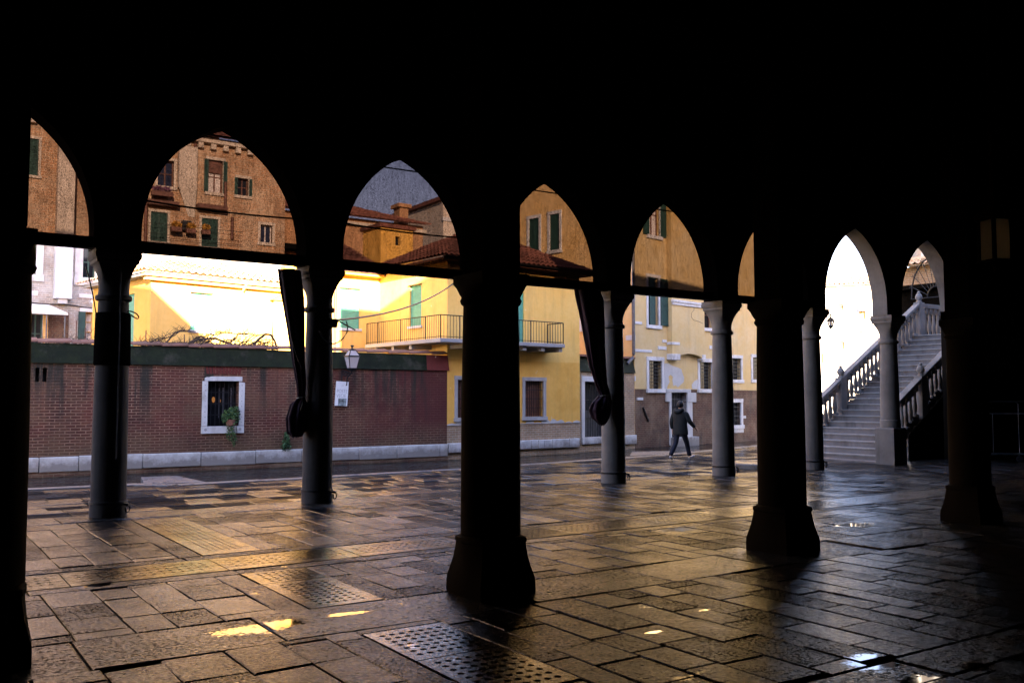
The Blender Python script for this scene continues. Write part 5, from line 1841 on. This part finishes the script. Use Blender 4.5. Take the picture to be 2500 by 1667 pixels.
m = MB().box(-.04, .04, -1.02, -.94, zl - 5.56, .0)
m.build('frame_post', 'dark_iron', fg)

# brick house with a loggia behind the stairs, far right
FQ = Fac((37.5, 32), -84)
r = empty('loggia_house', (37.5, 32, 0), R(-84), 'brown brick house with a white upper floor behind the staircase landing', 'house')
PM[r.name] = FQ.mat()
zq1, zq2, zq3 = FQ.V(1100, 620, 'T')[1], FQ.V(1080, 420, 'T')[1], FQ.V(1080, 295, 'T')[1]
s_lo = FQ.V(2070, 650)[0] - .6
m = MB().quad((s_lo, 0, zq1), (26, 0, zq1), (26, 0, zq2), (s_lo, 0, zq2))
m.build('brick_storey', 'tan_brick', r, FQ)
m = MB().box(s_lo, 26, .5, .8, 0, zq1)
m.build('loggia_back', 'dark_timber', r, FQ)
MB().box(s_lo, 26, -.02, .5, zq1 - .2, zq1 - .002).build('loggia_beam', 'dark_timber', r, FQ)
tile_roof(MB(), s_lo - .3, 26, -.6, zq2, .9, zq2 + .55, .3, 4).build('roof', 'pale_roof_tile', r, FQ, fix=False)
m = MB().box(s_lo, 26, .4, 8, zq2 + .3, zq3)
m.build('parapet', 'pale_plaster', r, FQ)
m = MB()
k = s_lo + .3
while k < 26:
    m.box(k, k + .3, .5, .8, zq3, zq3 + 2.6)
    k += 1.0
m.build('upper_pillar', 'white_stone', r, FQ)
MB().box(s_lo, 26, .9, 8, zq3, zq3 + 3).build('upper_wall', 'pale_plaster', r, FQ)

# sunlit buildings across the water, seen through the open arch
FFAR = Fac((95, 52), -60)
r = empty('far_palace', (95, 52, 0), R(-60), 'pale sunlit building across the water seen through the bright arch', 'building')
PM[r.name] = FFAR.mat()
hs = []
for x0, y0, x1, y1 in ((212, 845, 272, 905), (220, 1262, 283, 1345), (455, 920, 520, 1010), (20, 1395, 48, 1510)):
    h = FFAR.rect(x0, y0, x1, y1, 'T')
    hs.append(window(r, FFAR, h, .2, 'white_stone', 'ochre_timber', None))
ztf = FFAR.V(1940, 655)[1]
m = wall_holes(MB(), -40, 30, 0, ztf, hs)
shell(m, -40, 30, 0, ztf, 12)
m.build('wall', 'far_plaster', r, FFAR)
tile_roof(MB(), -40, 30, -.6, ztf, 6, ztf + 1.8, .5, 6).build('roof', 'pale_roof_tile', r, FFAR, fix=False)
q = FFAR.rect(462, 850, 535, 920, 'T')
MB().box(q[0], q[1], -1.2, -.002, q[2], q[3]).build('flue', 'far_plaster', r, FFAR)
q = FFAR.rect(455, 1125, 515, 1150, 'T')
MB().box(q[0], q[1], -.8, -.002, q[2], q[3]).build('ledge', 'white_stone', r, FFAR)
# lantern hanging on a wire in the bright arch
FLN = Fac((33, 24), -40)
p_ = FLN.V(130, 1095, 'T')
t_ = FLN.V(125, 1000, 'T')
pw = FLN.xy(p_[0])
r = empty('hanging_lantern', (pw[0], pw[1], p_[1]), 0, 'small street lantern hanging from a wire in the bright open arch', 'lantern')
hl = (t_[1] - p_[1])
wl_ = FLN.rect(88, 1010, 170, 1011, 'T')
lantern(r, (wl_[1] - wl_[0]) / 2 * .9, (wl_[1] - wl_[0]) / 2 * .5, hl * .74, hl * .26, 'lamp_pane', 4, k_=1.9, cap=True)
MB().tube([(0, 0, hl), (0, 0, hl + .75)], .012, 5).build('hook', 'dark_iron', r)
a, b_ = FLN.V(-200, 890, 'T'), FLN.V(900, 838, 'T')
pa, pb = FLN.xy(a[0]), FLN.xy(b_[0])
cable('span_wire', [sag((*pa, a[1]), (*pb, b_[1]), .03)], .018, 'cord_black', 'thin wire crossing the bright open arch above the lantern')

# ------------------------------------------------------------------ inside, right: lantern and market trolley
dirv = ray(2287, 598)
p = Vector((0, 0, CAMH)) + dirv * 9.6
r = empty('ceiling_lantern', p, R(70), 'large dark ceiling lantern with milky panes near the right edge', 'lantern')
wv = .105
m = MB()
for sx in (-1, 1):
    for sy in (-1, 1):
        m.box(sx * wv - .016, sx * wv + .016, sy * wv - .016, sy * wv + .016, 0, .42)
m.box(-wv - .03, wv + .03, -wv - .03, wv + .03, -.03, 0)
m.box(-wv - .03, wv + .03, -wv - .03, wv + .03, .42, .45)
m.lathe([(.16, .45, 1), (.03, .6, 1), (.02, 7.0 - p.z)], n=8)
m.lathe([(.02, -.12), (.03, -.08), (.05, -.03)], n=8)
m.build('frame', 'dark_timber', r)
m = MB()
for k in range(4):
    a = k * math.pi / 2
    c, s = math.cos(a), math.sin(a)
    def rp(x, y, z): return (c * x - s * y, s * x + c * y, z)
    m.quad(rp(-wv, wv - .004, .0), rp(wv, wv - .004, .0), rp(wv, wv - .004, .42), rp(-wv, wv - .004, .42))
m.build('panes', 'frosted_glass', r)
tp = G(2290, 1062)
r = empty('market_trolley', (tp[0], tp[1], 0), R(-40), 'thin metal frame trolley on castors in the dark far right corner', 'trolley')
m = MB()
W2, H2 = .75, 1.75
for y in (-.3, .3):
    m.tube([(-W2, y, .25), (-W2, y, H2 - .08), (-W2 + .08, y, H2), (W2 - .08, y, H2), (W2, y, H2 - .08), (W2, y, .25), (-W2, y, .25)], .016, 6)
    m.tube([(-W2, y, 1.4), (W2, y, 1.4)], .012, 6)
    m.tube([(-.2, y, .25), (-.2, y, 1.4)], .010, 6)
for x in (-W2, W2):
    for z in (.25, 1.4):
        m.tube([(x, -.3, z), (x, .3, z)], .014, 6)
m.build('frame', 'rail_steel', r)
for x in (-W2, W2):
    for y in (-.3, .3):
        wh = MB()
        wh.tube([(x, y - .02, .09), (x, y + .02, .09)], .09, 14)
        wh.tube([(x, y, .12), (x, y, .26)], .014, 5)
        wh.build('castor', 'grey_iron', r)

# ------------------------------------------------------------------ the walking man
def skin_mesh(name, mat, parent, nodes, edges, sub=2, root=0):
    """nodes: list of (x,y,z,rx[,ry]); grown with a skin modifier and stored as one mesh"""
    me = bpy.data.meshes.new(name)
    me.from_pydata([n[:3] for n in nodes], edges, [])
    o = bpy.data.objects.new(name, me)
    COL.objects.link(o)
    sk = o.modifiers.new('skin', 'SKIN')
    sk.use_smooth_shade = True
    sv = me.skin_vertices[0].data
    for i, n in enumerate(nodes):
        sv[i].radius = (n[3], n[4] if len(n) > 4 else n[3])
        sv[i].use_root = i == root
    sb = o.modifiers.new('sub', 'SUBSURF')
    sb.levels = sb.render_levels = sub
    bpy.context.view_layer.update()
    ev = bpy.data.meshes.new_from_object(o.evaluated_get(bpy.context.evaluated_depsgraph_get()))
    bpy.data.objects.remove(o)
    ev.name = name
    ev.materials.clear()
    ev.materials.append(M[mat])
    for p in ev.polygons: p.use_smooth = True
    o = bpy.data.objects.new(name, ev)
    COL.objects.link(o)
    o.parent = parent
    return o
mp = G(1563, 1056.5)
man = empty('person', (mp[0], mp[1], 0), TH - R(42), 'man in a dark hooded jacket and jeans walking to the right along the quay', 'person')
# x = forward, y = left, z = up
hipz = .90
Lh, Rh = (0, .09, hipz), (0, -.09, hipz)
Lk, La, Lt = (-.10, .10, .49), (-.42, .09, .15), (-.31, .10, .04)      # trailing left leg
Rk, Ra, Rt = (.23, -.09, .50), (.37, -.09, .10), (.57, -.10, .10)      # leading right leg
Ls, Rs = (.02, .20, 1.42), (.0, -.20, 1.42)
Le, Lw = (-.05, .27, 1.14), (.02, .28, .90)
Re, Rw = (.03, -.30, 1.16), (.22, -.38, .97)
def P(t, r, r2=None): return (*t, r, r2 or r)
def lerp3(a, b, f): return tuple(a[i] + (b[i] - a[i]) * f for i in range(3))
nodes = [(0, 0, .93, .13, .10), (0, 0, 1.10, .13, .10), (.01, 0, 1.30, .15, .11), (.01, 0, 1.42, .08, .07), (.02, 0, 1.50, .055), (.03, 0, 1.56, .07), (.035, 0, 1.63, .088, .08), (.03, 0, 1.70, .075), (.03, 0, 1.745, .045),
         P((.02, .19, 1.39), .045), P(Le, .042), P(Lw, .03), P((.0, -.19, 1.39), .045), P(Re, .042), P(Rw, .03),
         P(Lh, .09), P(Lk, .055), P(La, .04), P(Rh, .09), P(Rk, .055), P(Ra, .04)]
edges = [(0, 1), (1, 2), (2, 3), (3, 4), (4, 5), (5, 6), (6, 7), (7, 8), (3, 9), (9, 10), (10, 11), (3, 12), (12, 13), (13, 14), (0, 15), (15, 16), (16, 17), (0, 18), (18, 19), (19, 20)]
# nose and ears
nodes += [(.115, 0, 1.62, .014), (.03, .085, 1.62, .016), (.03, -.085, 1.62, .016)]
edges += [(6, 21), (6, 22), (6, 23)]
# hands: palm plus five fingers each
for wi, wpt, d, side in ((11, Lw, Vector((.15, 0, -1)).normalized(), 1), (14, Rw, Vector((.65, -.25, -.75)).normalized(), -1)):
    wv_ = Vector(wpt)
    f = Vector((1, 0, .1)).normalized()
    f = (f - d * f.dot(d)).normalized()
    palm = wv_ + d * .06
    nodes.append((*palm, .030, .018))
    pi_ = len(nodes) - 1
    edges.append((wi, pi_))
    for k, (off, ln) in enumerate(((-.030, .062), (-.010, .075), (.011, .080), (.030, .070))):
        b0 = palm + d * .035 + f * off
        inward = Vector((0, -side, 0))
        q1 = b0 + d * ln * .5 + inward * .008
        q2 = b0 + d * ln * .9 + inward * .03
        n0 = len(nodes)
        nodes += [(*b0, .009), (*q1, .0085), (*q2, .0075)]
        edges += [(pi_, n0), (n0, n0 + 1), (n0 + 1, n0 + 2)]
    n0 = len(nodes)
    b0 = palm + f * .035 - d * .01
    nodes += [(*b0, .010), (*(b0 + f * .02 + d * .03), .009), (*(b0 + f * .02 + d * .055 + Vector((0, -side * .01, 0))), .008)]
    edges += [(pi_, n0), (n0, n0 + 1), (n0 + 1, n0 + 2)]
skin_mesh('body', 'skin', man, nodes, edges)
# trousers
nodes = [(0, 0, .95, .12, .11), P(Lh, .100), P(lerp3(Lh, Lk, .5), .095), P(Lk, .078), P(lerp3(Lk, La, .5), .072), P(lerp3(Lk, La, 1.0), .068), P(Rh, .100), P(lerp3(Rh, Rk, .5), .095), P(Rk, .078), P(lerp3(Rk, Ra, .5), .072), P(lerp3(Rk, Ra, 1.0), .068)]
skin_mesh('trousers', 'denim', man, nodes, [(0, 1), (1, 2), (2, 3), (3, 4), (4, 5), (0, 6), (6, 7), (7, 8), (8, 9), (9, 10)])
# jacket, hip length, with sleeves and hood
jk = MB()
rings = [(.775, .150, .225), (.765, .172, .245), (.80, .176, .248), (.92, .170, .236), (1.06, .160, .222), (1.20, .162, .232), (1.32, .158, .240), (1.40, .140, .215), (1.45, .118, .165), (1.50, .085, .105), (1.53, .07, .08)]
NJ = 28
for q, (z, rx, ry) in enumerate(rings):
    for j in range(NJ):
        t_ = 2 * math.pi * j / NJ
        f_ = 1 + .022 * math.sin(t_ * 3 + z * 14) + .014 * math.sin(t_ * 7 - z * 23)
        jk.v.append((rx * math.cos(t_) * f_ + .01, ry * math.sin(t_) * f_, z + .012 * math.sin(t_ * 2 + 1) * (1 if q < 3 else 0)))
for q in range(len(rings) - 1):
    for j in range(NJ):
        a_, b2 = q * NJ + j, q * NJ + (j + 1) % NJ
        jk.f.append((a_, b2, b2 + NJ, a_ + NJ))
jk.f.append(tuple(range(NJ)))
jk.f.append(tuple((len(rings) - 1) * NJ + j for j in range(NJ)))
jk.build('jacket', 'jacket_cloth', man, smooth=True)
for S_, E_, W_2 in ((Ls, Le, Lw), (Rs, Re, Rw)):
    s0_ = (S_[0], S_[1] * .72, S_[2] - .01)
    nodes = [P(s0_, .085), P((S_[0], S_[1] * 1.06, S_[2] - .05), .088), P(lerp3(S_, E_, .5), .080), P(E_, .074), P(lerp3(E_, W_2, .5), .066), P(lerp3(E_, W_2, .96), .056)]
    skin_mesh('sleeve', 'jacket_cloth', man, nodes, [(k, k + 1) for k in range(5)], 2)
nodes = [(-.10, -.13, 1.50, .045), (-.15, -.07, 1.44, .06), (-.16, 0, 1.41, .07), (-.15, .07, 1.44, .06), (-.10, .13, 1.50, .045), (.02, .11, 1.52, .035), (.02, -.11, 1.52, .035)]
skin_mesh('hood', 'jacket_cloth', man, nodes, [(0, 1), (1, 2), (2, 3), (3, 4), (4, 5), (0, 6)], 2, 2)
hr = MB()
NH = 24
for q in range(13):
    ph = math.pi * q / 12
    for j in range(NH):
        t_ = 2 * math.pi * j / NH
        x, y, z = math.sin(ph) * math.cos(t_), math.sin(ph) * math.sin(t_), math.cos(ph)
        face = max(0., min(1., (x - .25) * 2.2)) * max(0., min(1., (.45 - z) * 3))
        f_ = (1 - .22 * face) * (1 + .03 * math.sin(t_ * 9 + q * 2) + .02 * math.sin(t_ * 17 - q))
        hr.v.append((.025 + .112 * x * f_, .097 * y * f_, 1.655 + .118 * z * f_))
for q in range(12):
    for j in range(NH):
        a_, b2 = q * NH + j, q * NH + (j + 1) % NH
        hr.f.append((a_, b2, b2 + NH, a_ + NH))
hr.build('hair', 'hair', man, smooth=True)
for a, t in ((La, Lt), (Ra, Rt)):
    h = lerp3(a, t, -.25)
    zl_ = -.04 if a is La else -.02
    nodes = [(h[0], h[1], h[2] - .045, .045), (*lerp3(a, t, .35)[:2], lerp3(a, t, .35)[2] - .03, .05, .04), (t[0], t[1], t[2] + .005, .042, .03), (t[0] + .06, t[1], t[2] + .008, .03, .022)]
    skin_mesh('shoe', 'shoe', man, nodes, [(0, 1), (1, 2), (2, 3)], 2)
for ch in [o for o in bpy.data.objects if o.parent == man]:
    pass
